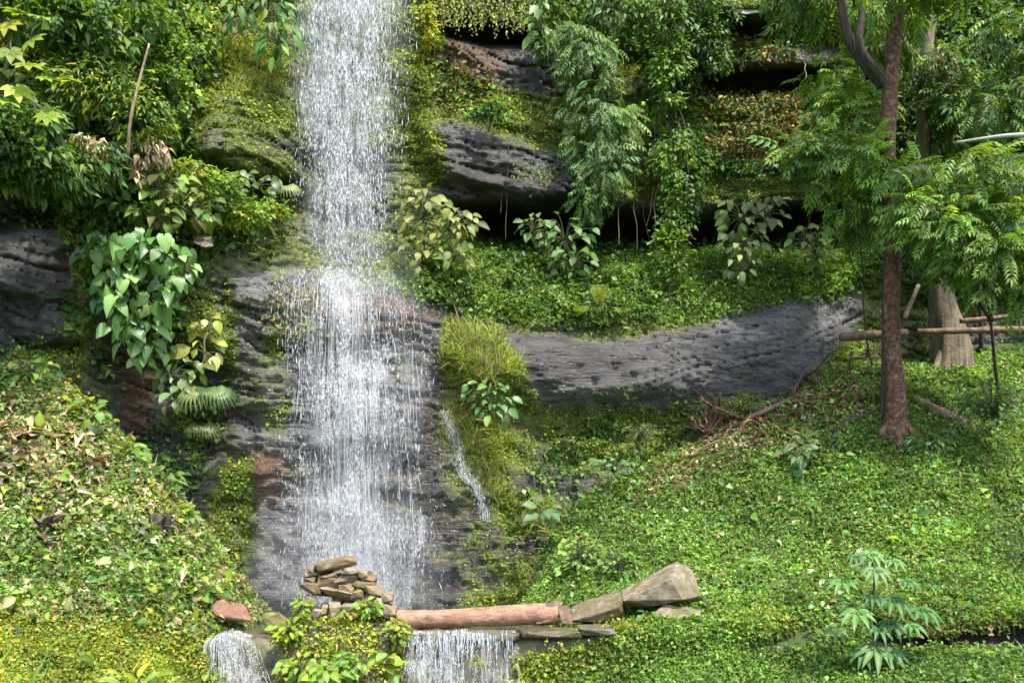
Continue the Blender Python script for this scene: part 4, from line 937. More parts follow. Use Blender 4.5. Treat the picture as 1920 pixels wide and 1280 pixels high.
def grass(name, label, pts, L, col, droop=0.6):
    pos, nr = pts; n = len(pos); yd = unit(nr * .6 + np.array([0, -.2, .5]) + rng.normal(0, .35, (n, 3))); zd = nr + rng.normal(0, .4, (n, 3)) + np.array([0, -1, .2])
    V, T, Cc = scatter([leaf_grass(0.05, .5), leaf_grass(0.07, .8), leaf_grass(.04, .3)], pos, yd, zd, L * np.exp(rng.normal(0, .3, n)), pal(n, col, .25))
    return tag(obj(name, mesh_np(name, V, T, M_LEAF, Cc)), label, 'grass', kind='stuff')
grass('rock_grass', 'lime and brown grass tufts on the sunny rock right of the fall', cliff_pts(700, ras([[(830, 610), (930, 640), (990, 690), (960, 715), (850, 715), (830, 690)], [(420, 80), (530, 100), (530, 170), (440, 180)], [(830, 760), (930, 770), (950, 960), (900, 900), (850, 850)], [(980, 930), (1060, 960), (1030, 1010), (975, 1000)]], 7) * .9, 21), 0.20, [(0.25, 0.31, 0.03), (0.20, 0.28, 0.03), (0.22, 0.16, 0.06), (0.24, 0.29, 0.04)])
grass('bank_grass', 'light green grass blades on the bank edges by the pool', ground_pts(60, np.clip(left_mound * .25 + scree * .3 + ras([[(960, 900), (1100, 930), (1050, 1100), (960, 1120)]], 12), 0, 1), 22), 0.22, LIME + YEL)

# pale dry stems and grass straws over the left bank and the slope
def straws(name, label, pts, L, mat_cols, n_seg=4):
    pos, nr = pts; n = len(pos); paths, wd = [], []
    for i in range(n):
        a = rng.uniform(0, 6.28); d = np.array([math.cos(a), math.sin(a) * .6 - .2, rng.normal(0, .25)]); d = d - nr[i] * (d @ nr[i]) * .8; l = L * math.exp(rng.normal(0, .5))
        p0 = pos[i] + nr[i] * rng.uniform(.02, .12); t = np.linspace(0, 1, n_seg + 1)[:, None]
        paths.append(p0 + d * l * t + nr[i] * .25 * l * (t * (1 - t)) * rng.uniform(-.2, 1.2) + np.cumsum(rng.normal(0, .012, (n_seg + 1, 3)), 0)); wd.append(rng.uniform(.006, .013))
    V, T = threads_mesh(paths, wd); c = np.repeat(pal(n, mat_cols, .2), (n_seg + 1) * 3, 0)
    return tag(obj(name, mesh_np(name, V, T, M_DRY, c)), label, 'straw', kind='stuff')
straws('dry_stems', 'pale dry stems tangled in the creepers of the left bank', ground_pts(34, scree, 31), .32, TAN + YEL)
grass('slope_grass', 'short grass blades mixed into the slope carpet', ground_pts(120, right_slope + front_mat * .7, 35), .12, LIME + MID)
ground_cover('bank_litter', 'pale curled dry leaves littering the left bank', ground_pts(230, litter + scree * .12, 38), .14, patchy(TAN, TAN + BROWN, 1.2, 75, .2), [leaf_oval(.5, .3, .5, .06), leaf_lance(.4, .2, .4)], M_DRY, .5, .08, .6, .06, cat='leaf litter')
straws('slope_stems', 'thin dry stems scattered over the green slope', ground_pts(9, right_slope + earth * 1.5, 32), .28, TAN + BROWN)
# bigger leaves standing out of the carpets
ground_cover('bank_weeds', 'taller broad leaves rising from the left bank carpet', ground_pts(60, scree + left_mound * .2, 33), .115, patchy(LIME + MID, YEL + [(0.3, 0.36, 0.16)], 1.2, 71, .25), OVL, M_LEAF, .5, .12, .5, .12, cat='weeds')
ground_cover('slope_weeds', 'taller broad leaves rising from the slope carpet', ground_pts(40, right_slope, 34), .095, patchy(MID, LIME + BLUE, 1.2, 72, .25), OVL, M_LEAF, .55, .08, .5, .08, cat='weeds')

# turf lip overhanging the cut bank
lx = np.linspace(1640, 2120, 60); lt = np.linspace(0, 1, 7); LX, LT = np.meshgrid(lx, lt); base_lip = np.array([gz_full(np.array([(a - CX) / F * 13.2]), np.array([13.25]))[0] for a in lx])
LYd = 13.35 - 0.66 * LT; Xl = (LX - CX) / F * 13.1; topz = base_lip[None, :] + 0.02 - 0.10 * LT ** 2 + 0.05 * fbm(np.stack([Xl * 2, LYd * 2, 0 * Xl], -1), 3, 151); LYd = LYd + 0.10 * fbm(np.stack([Xl * 1.6, 0 * Xl, 0 * Xl], -1), 3, 152) * LT
lipW = np.stack([Xl, LYd, topz], -1); und = lipW.copy(); und[..., 2] -= 0.07 + 0.05 * (1 - LT); allW = np.concatenate([lipW, und[::-1]], 0)
tag(obj('turf_lip', mesh_np('turf_lip', allW.reshape(-1, 3), grid_q(*allW.shape[:2]), M_SOIL, np.full((allW.shape[0] * allW.shape[1], 3), .5), True)), 'overhanging turf edge above the dark cut bank', 'turf', kind='structure')
lp, ln = samples_on(lipW, 2600, lambda p: np.ones(p.shape[:2]), 36); ln = np.where(ln[:, 2:3] < 0, -ln, ln)
ground_cover('lip_cover', 'small leaves hanging over the turf edge of the cut bank', (lp, ln), .055, patchy(MID + OLIVE, LIME, 1.0, 73, .25, -.1), SMALL, M_LEAF, .5, .04, .55, .05, .3)

m_ = 1500; ii = rng.integers(0, 60, m_); hp = lipW[-1, ii] + np.stack([rng.uniform(-.05, .05, m_), rng.uniform(-.02, .05, m_), -rng.random(m_) ** 2 * (.05 + .20 * _hash(ii, ii * 0, ii * 0, 3))], -1)
ground_cover('lip_fringe', 'leafy fringe hanging below the turf edge of the cut bank', (hp, np.repeat(np.array([[0, -1., .2]]), m_, 0)), .06, patchy(MID + OLIVE, LIME + BROWN, 1.0, 77, .25, -.1), SMALL + MEDL, M_LEAF, .3, .03, .6, 0, .8)

# ------------------------------------------------------------------ plants built one by one
def blob_pts(blobs, n, shell=0.5, gap=-0.15, gf=1.6, seed=0):
    w = np.array([b[3] * b[4] for b in blobs], float); w /= w.sum(); P_, O_ = [], []
    for b, wi in zip(blobs, w):
        px, py, Y, rx, ry, rd = b; m = int(n * wi * 1.8) + 3; c = P(px, py, Y); R = np.array([rx / F * Y, rd, ry / F * Y])
        d = unit(rng.normal(size=(m, 3))); r = (shell + (1 - shell) * rng.random((m, 1))) * (1 + 0.25 * fbm(d * 2.5 + seed, 2, 401)[:, None])
        p = c + d * R * r; keep = fbm(p * gf, 3, 402 + seed) > gap
        k = np.where(keep)[0][:max(1, int(n * wi))]; P_.append(p[k]); O_.append(d[k])
    return np.concatenate(P_), np.concatenate(O_)
def crown(parent, blobs, n, tmpl, size, colf, mat, droop=0.5, shell=0.45, gap=-0.15, gf=1.6, name='crown', face=0.5, jit=0.35):
    pos, out = blob_pts(blobs, n, shell, gap, gf, len(blobs)); m = len(pos)
    yd = out * np.array([1, 1, .5]) + np.array([0, -.25, -droop]) + rng.normal(0, jit * 1.35, (m, 3))
    zd = np.array([0, -face, 1.0]) + out * .3 + rng.normal(0, jit, (m, 3))
    V, T, Cc = scatter(tmpl, pos, yd, zd, size * np.exp(rng.normal(0, .22, m)), colf(pos, m))
    return part(name, V, T, mat, parent, Cc)
def branches(parent, base, blobs, mat, r0=0.03, per=3, name='stems'):
    tb = []; cs = np.array([P(b[0], b[1], b[2]) for b in blobs]); cen = cs.mean(0); fork = base * .45 + cen * .55 + rng.normal(0, .06, 3)
    tb.append(tube([base, base * .6 + fork * .4 + rng.normal(0, .06, 3), fork], [r0 * 1.5, r0 * 1.2, r0], 6, 4))
    for b, c in zip(blobs, cs):
        R = np.array([b[3] / F * b[2], b[5], b[4] / F * b[2]])
        for k in range(per):
            e = c + rng.normal(0, .35, 3) * R; md = (fork + e) / 2 + rng.normal(0, .12, 3)
            tb.append(tube([fork + rng.normal(0, .015, 3), md, e], [r0 * .8, r0 * .55, r0 * .2], 5, 4))
    V, T = merge(tb); return part(name, V, T, mat, parent, None, True)
def shrub(label, blobs, n, tmpl, size, colf, base, mat=M_LEAF, name='shrub', cat='shrub', group=None, droop=.5, stem_mat=None, r0=.025, per=2, gap=-.15, shell=.45, gf=1.6, face=.5):
    base = np.array(base); e = empty(name, base); tag(e, label, cat, group)
    crown(e, blobs, n, tmpl, size, colf, mat, droop, shell, gap, gf, 'foliage', face); branches(e, base, blobs, stem_mat or M_DARKBARK, r0, per); return e
def leaf_plant(name, label, cat, base, pos, yd, zd, scale, tmpls, cols_, mat=M_GLOSSY, group=None, stem_mat=M_STEM, r=0.008, ncol=5, hub=None, petioles=True):
    base = np.array(base); e = empty(name, base); tag(e, label, cat, group); B = basis(yd, zd); meshes = []
    for V, T, s in tmpls:
        for k in range(ncol):
            c = pal(1, cols_, .22)[0]; meshes.append(mesh_np('leaf', V, T, mat, c[None] * s[:, None], True))
    for i in range(len(pos)):
        o = obj('leaf', meshes[rng.integers(len(meshes))], e); m = Matrix.Identity(4)
        R = B[i] * scale[i]
        for a in range(3):
            for b in range(3): m[a][b] = R[a, b]
        m.translation = Vector(pos[i] - base); o.matrix_local = m
    if petioles:
        hubs = [base] if hub is None else [np.array(h) for h in hub]; tb = []
        for i in range(len(pos)):
            h = min(hubs, key=lambda h: np.linalg.norm(h - pos[i])); md = (h * .45 + pos[i] * .55) + np.array([0, 0, .12 * np.linalg.norm(pos[i] - h)])
            tb.append(tube([h, md, pos[i]], [r * 1.3, r, r * .6], 4, 3))
        for a, b in zip(hubs[:-1], hubs[1:]): tb.append(tube([a, (a + b) / 2 + rng.normal(0, .02, 3), b], [r * 2.2] * 3, 5, 3))
        V, T = merge(tb); part('stem', V, T, stem_mat, e, None, True)
    return e
def spaced(pos, out, dmin):
    keep = []
    for i in range(len(pos)):
        if all(np.linalg.norm(pos[i] - pos[j]) > dmin for j in keep): keep.append(i)
    return pos[keep], out[keep]
def big_leaf(name, label, cat, base, blobs, n, size, tmpls, cols_, droop=.8, dmin=0.1, mat=M_GLOSSY, group=None, face=.9, shell=.6, hubs=None, r=0.008, stem_mat=M_STEM):
    pos, out = blob_pts(blobs, n * 2, shell, -.6, 1.2, 3); k = rng.permutation(len(pos)); pos, out = spaced(pos[k], out[k], dmin); pos, out = pos[:n], out[:n]; m = len(pos)
    yd = out * np.array([1, .6, .4]) + np.array([0, -.4, -droop]) + rng.normal(0, .25, (m, 3)); zd = np.array([0, -face, .75]) + rng.normal(0, .28, (m, 3))
    if hubs is None: hubs = [base] + [P(b[0], b[1] + b[4] * .3, b[2]) for b in blobs]
    return leaf_plant(name, label, cat, base, pos, yd, zd, size * np.exp(rng.normal(0, .22, m)), tmpls, cols_, mat, group, stem_mat, r, 5, hubs)

OV = [leaf_oval(.62, .08, .25, .02), leaf_oval(.72, .05, .4, .03), leaf_oval(.55, .12, .15)]
AR = [leaf_arrow(.78, .12, .3), leaf_arrow(.66, .2, .45), leaf_arrow(.85, .06, .2)]
PIN = [leaf_pinnate(5), leaf_pinnate(6, .3, .34, .5), leaf_pinnate(4, .38, .42, .25)]

# broad-leaved shrubs along the ledge, under the cave
G1 = 'broad leaved shrubs on the ledge'
YG = [(0.16, 0.21, 0.04), (0.11, 0.16, 0.03), (0.20, 0.24, 0.06), (0.08, 0.12, 0.025)]
big_leaf('broadleaf_shrub', 'tall yellow green broad leaved shrub touching the falling water', 'shrub', S(800, 510), [(790, 400, 18.0, 42, 50, .35), (840, 420, 18.0, 60, 48, .4), (790, 470, 17.9, 45, 35, .3), (850, 480, 17.9, 35, 30, .3)], 150, .21, OV, YG, .7, .09, M_LEAF, G1)
big_leaf('broadleaf_shrub', 'broad leaved shrub with grey green leaves below the hanging vines', 'shrub', S(1050, 520), [(1000, 425, 19.0, 34, 26, .3), (1060, 440, 19.0, 50, 36, .35), (1075, 490, 18.9, 38, 30, .3)], 85, .20, OV, MID + [(0.16, 0.23, 0.07), (0.10, 0.15, 0.05)], .7, .09, M_LEAF, G1)
big_leaf('broadleaf_shrub', 'pale leaved shrub with big round leaves near the red tree', 'shrub', S(1420, 510), [(1390, 400, 19.2, 45, 30, .3), (1440, 395, 19.2, 40, 30, .3), (1395, 450, 19.1, 45, 36, .3), (1390, 495, 19.0, 30, 28, .25)], 95, .22, OV, [(0.18, 0.26, 0.08), (0.13, 0.2, 0.06), (0.25, 0.32, 0.13)], .8, .10, M_LEAF, G1)
big_leaf('broadleaf_shrub', 'low light green broad leaved shrub at the end of the ledge', 'shrub', S(1510, 510), [(1510, 445, 19.1, 45, 32, .3), (1530, 480, 19.0, 35, 26, .25)], 60, .17, OV, LIME + YG, .7, .08, M_LEAF, G1)
shrub('bushy lime green shrub growing up against the cave wall', [(1255, 470, 19.2, 42, 60, .35), (1240, 540, 19.0, 30, 30, .3)], 700, MEDL, .10, patchy(LIME, MID, 1.5, 33), S(1250, 560), M_LEAF, droop=.4)
# small ferns with pale fronds
def fern(label, px, py, Y, L, n, cols_=LIME, up=.9, spread=.6, group='pale ferns on the ledge', tm=None):
    base = P(px, py, Y); a = rng.uniform(0, 6.28, n); pos = np.repeat(base[None], n, 0) + rng.normal(0, .015, (n, 3))
    yd = np.stack([np.cos(a) * spread, np.sin(a) * spread - .3, np.full(n, up)], -1); zd = np.array([0, -.4, .6]) + np.stack([np.cos(a) * -.4, np.sin(a) * -.4, 0 * a], -1)
    return leaf_plant('fern', label, 'fern', base, pos, yd, zd, L * rng.uniform(.75, 1.1, n), tm or [leaf_fern(), leaf_fern(9, .8)], cols_, M_LEAF, group, petioles=False)
BRI = [(0.26, 0.34, 0.04), (0.22, 0.32, 0.03), (0.30, 0.36, 0.06)]
fern('tallest bright fern standing upright among the ledge plants', 1122, 572, 18.55, .42, 9, BRI, 1.2, .35)
fern('bright spreading fern at the ledge edge beside the upright fern', 1085, 592, 18.35, .36, 9, BRI, .7, .8)
fern('small bright fern at the ledge edge above the grey rock', 1165, 590, 18.4, .26, 8, BRI, .7, .7)

# arrow-leaved climber hanging on the left wall
def arrow_climber():
    bl = [(185, 470, 15.45, 48, 40, .2), (255, 470, 15.35, 70, 50, .25), (330, 500, 15.6, 40, 50, .2), (215, 540, 15.4, 55, 50, .25), (290, 560, 15.5, 50, 60, .25), (240, 610, 15.5, 45, 50, .2), (270, 655, 15.6, 30, 35, .15)]
    pos, out = blob_pts(bl, 420, .1, -.7, 1.2, 5); pos, out = spaced(pos, out, .105); m = len(pos)
    yd = np.array([0, -.25, -.9]) + out * np.array([.6, .2, .1]) + rng.normal(0, .4, (m, 3)); zd = np.array([.1, -.8, .6]) + rng.normal(0, .42, (m, 3))
    leaf_plant('arrowhead_climber', 'climbing plant with big arrow shaped green leaves on the dark rock wall', 'climbing plant', S(250, 430), pos, yd, zd, .215 * np.exp(rng.normal(0, .3, m)), AR, [(0.09, 0.21, 0.04), (0.12, 0.25, 0.06), (0.06, 0.15, 0.03), (0.17, 0.28, 0.08), (0.05, 0.12, 0.03)], M_GLOSSY, None, hub=[S(250, 430), P(240, 500, 15.75), P(250, 570, 15.8), P(270, 640, 15.9)], r=.009)
arrow_climber()
big_leaf('broadleaf_creeper', 'creeper with yellowing folded leaves beside the arrow leaved climber', 'creeper', S(395, 600), [(390, 615, 16.2, 32, 25, .15), (385, 655, 16.1, 34, 30, .15), (370, 690, 16.1, 30, 20, .15)], 32, .25, OV, [(0.24, 0.26, 0.05), (0.32, 0.28, 0.05), (0.14, 0.17, 0.04)], .7, .12)
big_leaf('broadleaf_creeper', 'creeper with round dark leaves hanging under the yellowing creeper', 'creeper', S(330, 650), [(320, 690, 16.0, 55, 40, .15), (300, 640, 15.95, 40, 30, .15), (330, 740, 16.0, 40, 25, .15)], 46, .19, OV, MID + [(0.14, 0.19, 0.07)], 1.0, .12)
big_leaf('broadleaf_creeper', 'dark glossy creeper on the mossy nose right of the fall', 'creeper', S(920, 715), [(915, 735, 16.85, 50, 26, .15), (930, 765, 16.85, 36, 20, .12)], 44, .17, OV, MID + DEEP + [(0.16, 0.2, 0.09)], .8, .08)
for lab, px, py, Y, L, ncl, ang in [('fan palm with drooping pleated leaves at the foot of the creepers', 390, 745, 16.0, .42, 5, 0), ('small dark fan palm below the drooping fan palm', 380, 810, 16.1, .26, 4, 0), ('small fan palm tucked under the wet overhang beside the fall', 535, 365, 17.3, .30, 4, 0)]:
    base = P(px, py - 8, Y + .1); a = np.linspace(-1.3, 1.3, ncl); pos = base + np.stack([np.sin(a) * L * .5, np.full(ncl, -.1), np.cos(a) * L * .2], -1)
    yd = np.stack([np.sin(a), np.full(ncl, -.5), np.cos(a) * .1 - .45], -1); zd = np.stack([np.sin(a) * .3, np.full(ncl, -.8), np.full(ncl, .8)], -1)
    leaf_plant('fan_palm', lab, 'palm', base, pos, yd, zd, L * rng.uniform(.8, 1.1, ncl), [leaf_fan(), leaf_fan(13, 3.0, .7)], [(0.10, 0.15, 0.035), (0.17, 0.20, 0.06), (0.07, 0.12, 0.03)], M_GLOSSY, 'fan palms on the left wall')

# shrubs left of the fall
G2 = 'shrubs on the cliff left of the fall'
LAN = [leaf_lance(.34), leaf_lance(.26, .05, .35), leaf_lance(.42, .08, .2)]
LOB = [leaf_lobed(7), leaf_lobed(6, 3.4, .42)]
YL = [(0.30, 0.36, 0.03), (0.24, 0.33, 0.03), (0.20, 0.29, 0.03)]
def lobed(label, pts_, Y, base, L, cols_, stem=M_STEM, group=None):
    n = len(pts_); pos = np.array([P(a, b, Y + rng.normal(0, .12)) for a, b in pts_]); yd = np.stack([rng.normal(.5, .4, n), np.full(n, -.5), rng.normal(-.45, .25, n)], -1); zd = np.stack([rng.normal(0, .25, n), np.full(n, -.55), np.ones(n)], -1)
    return leaf_plant('lobed_leaf_tree', label, 'tree', base, pos, yd, zd, L * np.exp(rng.normal(0, .18, n)), LOB, cols_, M_LEAF, group, stem, .012, 5, [base, P(-60, 250, Y + .2), P(-30, 120, Y + .2), P(20, 60, Y + .1), P(0, 180, Y + .1)])
lobed('young tree with large bright yellow green lobed leaves reaching over the bank', [(15, 45), (60, 75), (20, 95), (5, 130), (50, 120), (30, 165), (85, 145), (10, 190), (55, 205), (110, 130), (90, 215), (-30, 60), (-40, 140), (-20, 220), (40, 25), (70, 30), (130, 150), (-60, 20)], 12.8, np.array([-9.0, 12.9, 3.9]), .33, YL)
shrub('dark leaved shrub with long narrow leaves below the lobed leaf tree', [(40, 240, 14.3, 90, 60, .6), (60, 320, 14.3, 110, 50, .6), (20, 290, 14.0, 70, 60, .5), (170, 300, 14.9, 70, 45, .5)], 2300, LAN, .20, patchy(DEEP, MID, 1.1, 41), S(60, 360), M_LEAF, group=G2)
shrub('broad dark shrub with shining leaves at the top of the left cliff', [(60, 20, 14.8, 110, 60, .6), (170, 60, 15.2, 80, 70, .6), (230, 20, 15.8, 70, 50, .5)], 1900, LAN + MEDL, .19, patchy(DEEP + MID, LIME, 1.1, 42, bias=-.2), S(130, 130), M_LEAF, group=G2)
shrub('feathery pale green shrub around the leaning bare stem', [(200, 180, 15.3, 75, 60, .5), (250, 230, 15.5, 75, 60, .5), (150, 150, 15.1, 60, 60, .5)], 2600, LAN, .13, patchy(LIME + YEL, MID, 1.3, 43), S(220, 270), M_LEAF, group=G2)
shrub('fine leaved green shrub next to the mossy rock nose', [(330, 110, 16.6, 50, 55, .4), (310, 170, 16.3, 50, 45, .4), (290, 60, 16.6, 50, 50, .4)], 2000, MEDL, .11, patchy(MID, LIME, 1.2, 44), S(310, 200), M_LEAF, group=G2)
shrub('withered tan shrub with curled dead leaves hanging down the left cliff', [(265, 285, 15.5, 55, 26, .25), (215, 335, 15.4, 50, 22, .25), (160, 275, 15.0, 40, 25, .25)], 800, LAN, .16, patchy(TAN, BROWN, 1.4, 45, bias=-.3), S(240, 300), M_DRY, group=G2, droop=1.0)
big_leaf('broadleaf_shrub', 'spreading shrub with heart shaped light leaves above the arrow leaved climber', 'shrub', S(300, 400), [(300, 345, 15.7, 60, 35, .3), (360, 390, 16.1, 60, 35, .3), (290, 400, 15.7, 50, 30, .25)], 90, .20, AR + OV, LIME + YG, .7, .10, M_LEAF)
shrub('yellow green bush spilling down beside the wet overhang', [(400, 350, 16.5, 60, 30, .3), (450, 400, 16.8, 60, 30, .3), (350, 320, 16.2, 45, 25, .3)], 1500, MEDL, .10, patchy(YEL, LIME, 1.4, 46), S(420, 400), M_LEAF, group=G2)
big_leaf('broadleaf_shrub', 'shrub with long drooping green leaves at the top edge of the fall', 'shrub', S(490, -30), [(500, 20, 17.7, 42, 40, .3), (520, 70, 17.7, 30, 40, .25), (440, 15, 17.7, 40, 30, .3)], 80, .26, [leaf_oval(.36, .08, .35), leaf_oval(.44, .06, .25)], [(0.10, 0.22, 0.04), (0.15, 0.27, 0.06), (0.06, 0.14, 0.03)], .9, .11, M_LEAF)
big_leaf('broadleaf_shrub', 'low plant with glossy pointed leaves under the wet overhang', 'shrub', S(470, 370), [(480, 345, 17.0, 45, 22, .2), (440, 330, 16.9, 35, 18, .2)], 34, .21, OV, MID + DEEP, .7, .11, M_GLOSSY)
tube_obj('bare_stem', [P(240, 290, 15.2), P(245, 225, 15.0), P(262, 150, 14.9), P(280, 82, 14.8)], [.03, .026, .022, .016], M_DRYSTEM, 'bare pale leaning stem rising from the left cliff shrubs', 'stem', sides=7)

# hanging shrubs of the upper right cliff
G3 = 'hanging shrubs over the cave'
shrub('hanging blue green shrub with feathery leaves over the cave mouth', [(1105, 120, 19.2, 55, 60, .4), (1125, 190, 19.1, 62, 60, .45), (1120, 260, 19.1, 66, 60, .45), (1130, 320, 19.1, 55, 50, .4), (1105, 375, 19.2, 36, 32, .3), (1160, 240, 19.2, 40, 50, .35), (1080, 80, 19.3, 40, 40, .35)], 1500, PIN, .26, patchy(MID + BLUE, [(0.12, 0.21, 0.06), (0.17, 0.26, 0.10)], 1.5, 51), P(1105, 20, 20.3), M_LEAF, group=G3, droop=.9, r0=.04, gf=1.2, gap=-.25)
shrub('dark hanging shrub at the top of the cliff with broad leaves', [(1040, 20, 19.6, 50, 40, .4), (1150, 10, 19.4, 80, 50, .5), (1240, 30, 19.5, 70, 50, .5), (1030, 85, 19.7, 26, 36, .25)], 1500, MEDL + LAN, .17, patchy(DEEP, MID, 1.3, 52, bias=.1), P(1130, -60, 20.4), M_LEAF, group=G3, droop=.8)
shrub('long curtain of ivy like leaves hanging beside the dark slot', [(1255, 120, 19.6, 45, 70, .4), (1245, 210, 19.5, 40, 60, .35), (1275, 290, 19.5, 60, 60, .4), (1285, 350, 19.5, 50, 55, .35), (1270, 410, 19.5, 40, 40, .3)], 3000, MEDL, .105, patchy(MID, LIME, 1.5, 53, bias=-.1), P(1250, 20, 20.6), M_LEAF, group=G3, droop=.9)
shrub('thick ivy mass at the top of the cliff above the dry shelf', [(1310, 60, 19.9, 60, 55, .4), (1340, 110, 20, 36, 36, .3), (1350, 30, 20, 40, 36, .3), (1290, 0, 19.8, 70, 40, .4)], 2200, MEDL, .10, patchy(MID, DEEP, 1.5, 54), P(1310, -40, 20.8), M_LEAF, group=G3, droop=.8)
big_leaf('climbing_plant', 'climber with large hanging leaves at the end of the dark slot', 'climbing plant', P(1010, 0, 20.3), [(1015, 45, 19.6, 22, 40, .2), (1030, 90, 19.6, 22, 22, .2)], 26, .28, [leaf_oval(.5, .05, .2), leaf_oval(.6, .1, .3)], MID + [(0.10, 0.2, 0.04)], 1.0, .13)
shrub('yellow leaved shrub at the top right edge of the waterfall', [(792, 15, 18.6, 22, 45, .25), (800, 60, 18.7, 22, 30, .25)], 420, MEDL, .12, patchy(YEL, [(0.4, 0.3, 0.03)], 1.4, 55, bias=-.2), S(795, 90), M_LEAF)
shrub('small bush with white flecked leaves on the shelf right of the fall', [(930, 205, 19.0, 38, 20, .25), (900, 215, 19.0, 26, 14, .2)], 420, MEDL, .10, patchy(BLUE, LIME, 1.4, 56), S(920, 225), M_LEAF)

# long roots and thin lianas
ct = 0
for px, y0, y1 in [(953, 270, 450), (1160, 310, 460), (1190, 320, 470), (1213, 340, 470), (1225, 350, 440), (1235, 345, 465), (940, 325, 400), (1003, 330, 370), (1500, 110, 150), (1370, 140, 175)]:
    k = 7; yy = np.linspace(y0, y1, k); xx = px + np.cumsum(rng.normal(0, 3 if px > 1000 else 1, k)); Yb = ysurf(px, y0) - .1
    tube_obj('hanging_root', Pn(xx, yy, np.full(k, Yb)), [.012, .01, .008], M_DRYSTEM if ct % 3 else M_DARKBARK, 'thin root hanging from the overhang in front of the cave', 'root', 'thin roots hanging from the overhang', 5, 0); ct += 1

# ------------------------------------------------------------------ trees on the right
tb = gpt(1678, 806, -0.3); TY = tb[1]
tree = empty('red_barked_tree', tb); tag(tree, 'tree with straight reddish brown trunk standing on the slope', 'tree')
tube_obj('trunk', [tb, P(1680, 740, TY), P(1671, 610, TY), P(1675, 450, TY - .03), P(1664, 310, TY - .05), P(1669, 170, TY - .05), P(1674, 90, TY - .05), P(1681, 20, TY - .05)], [.27, .18, .15, .146, .142, .138, .142, .13, .125], M_REDBARK, parent=tree, sides=16, rough=.14)
tube_obj('limb', [P(1681, 24, TY - .05), P(1664, -10, TY - .1), P(1640, -120, TY - .2), P(1600, -330, TY - .6)], [.13, .11, .09, .06], M_REDBARK, parent=tree, sides=10)
tube_obj('limb', [P(1681, 24, TY - .05), P(1706, 0, TY), P(1730, -60, TY), P(1800, -330, TY + .3)], [.12, .10, .09, .05], M_REDBARK, parent=tree, sides=10)
tube_obj('limb', [P(1668, 165, TY - .05), P(1640, 130, TY - .1), P(1618, 100, TY - .12), P(1610, 70, TY - .15), P(1616, 20, TY - .2), P(1612, -80, TY - .3), P(1580, -300, TY - .8)], [.10, .085, .08, .075, .07, .06, .03], M_DARKBARK, parent=tree, sides=9)
tube_obj('limb', [P(1672, 350, TY), P(1690, 360, TY - .15), P(1705, 340, TY - .3), P(1740, 300, TY - .6)], [.06, .05, .04, .02], M_REDBARK, parent=tree, sides=7)
tube_obj('limb', [P(1655, 160, TY), P(1620, 120, TY + .1), P(1595, 80, TY + .1), P(1580, 30, TY + .1), P(1570, -60, TY), P(1530, -250, TY - .4)], [.10, .09, .085, .08, .07, .04], M_DARKBARK, parent=tree, sides=9)
tube_obj('side_trunk', [gpt(1662, 790, -.1) + np.array([0, .12, 0]), P(1661, 700, TY + .15), P(1661, 560, TY + .15), P(1664, 440, TY + .12)], [.10, .085, .075, .06], M_DARKBARK, parent=tree, sides=9)
for k, (dx, dy) in enumerate([(-.55, -.15), (.5, -.25), (-.1, -.55), (.25, .3)]):
    q0 = tb + np.array([0, 0, .55]); q2 = np.array([tb[0] + dx, tb[1] + dy, 0]); q2[2] = gz_full(q2[:1], q2[1:2])[0] - .03; tube_obj('root', [q0, q0 * .5 + q2 * .5 + np.array([0, 0, -.02]), q2], [.09, .075, .03], M_REDBARK, parent=tree, sides=8, rough=.2)
crown(tree, [(1555, 140, 17.9, 62, 50, .5), (1600, 210, 17.8, 75, 55, .5), (1540, 240, 17.4, 55, 50, .6), (1560, 300, 17.0, 75, 40, .7), (1640, 290, 16.5, 70, 42, .5), (1500, 285, 17.0, 40, 36, .5), (1690, 330, 16.4, 60, 30, .4)], 800, PIN, .33, patchy(LIME + [(0.2, 0.34, 0.05)], MID, .9, 61, bias=-.25), M_LEAF, .3, .35, -.08, 1.2, 'crown')
crown(tree, [(1560, 10, 17.9, 110, 40, .6), (1500, -40, 17.6, 90, 50, .7), (1650, 70, 18.2, 60, 60, .4), (1750, -70, 15.6, 130, 50, .8), (1850, -180, 15.0, 150, 90, 1.2), (1680, 0, 17.2, 60, 40, .5)], 1050, PIN, .40, patchy(LIME + [(0.16, 0.26, 0.03)], MID, .9, 62, bias=-.15), M_LEAF, .5, .35, -.2, 1.2, 'crown')
shrub('leafy green sapling in front of the pale trunk on the shaded slope', [(1840, 330, 15.8, 110, 50, .7), (1800, 420, 15.8, 110, 55, .7), (1880, 480, 15.6, 90, 60, .7), (1820, 470, 15.9, 70, 40, .6), (1880, 550, 15.7, 60, 36, .5), (1725, 390, 16.0, 50, 40, .5)], 1250, PIN, .34, patchy(MID + LIME, LIME, 1.0, 63), gpt(1880, 760, -.1), M_LEAF, 'sapling', 'tree', droop=.3, r0=.028, per=1, gf=1.2, gap=-.25, shell=.35)
shrub('leafy understory tree filling the top right corner behind the trunks', [(1850, 200, 18.0, 100, 60, .7), (1800, 130, 18.4, 80, 60, .6), (1900, 80, 18.0, 90, 60, .6), (1760, 210, 18.5, 60, 50, .5)], 800, PIN, .36, patchy(MID + DEEP, LIME, 1.0, 64, bias=-.2), gpt(1870, 690, -.1) + np.array([0.2, 1, 0.2]), M_LEAF, 'understory_tree', 'tree', droop=.5, r0=.04, per=1, gf=1.2, gap=-.2)
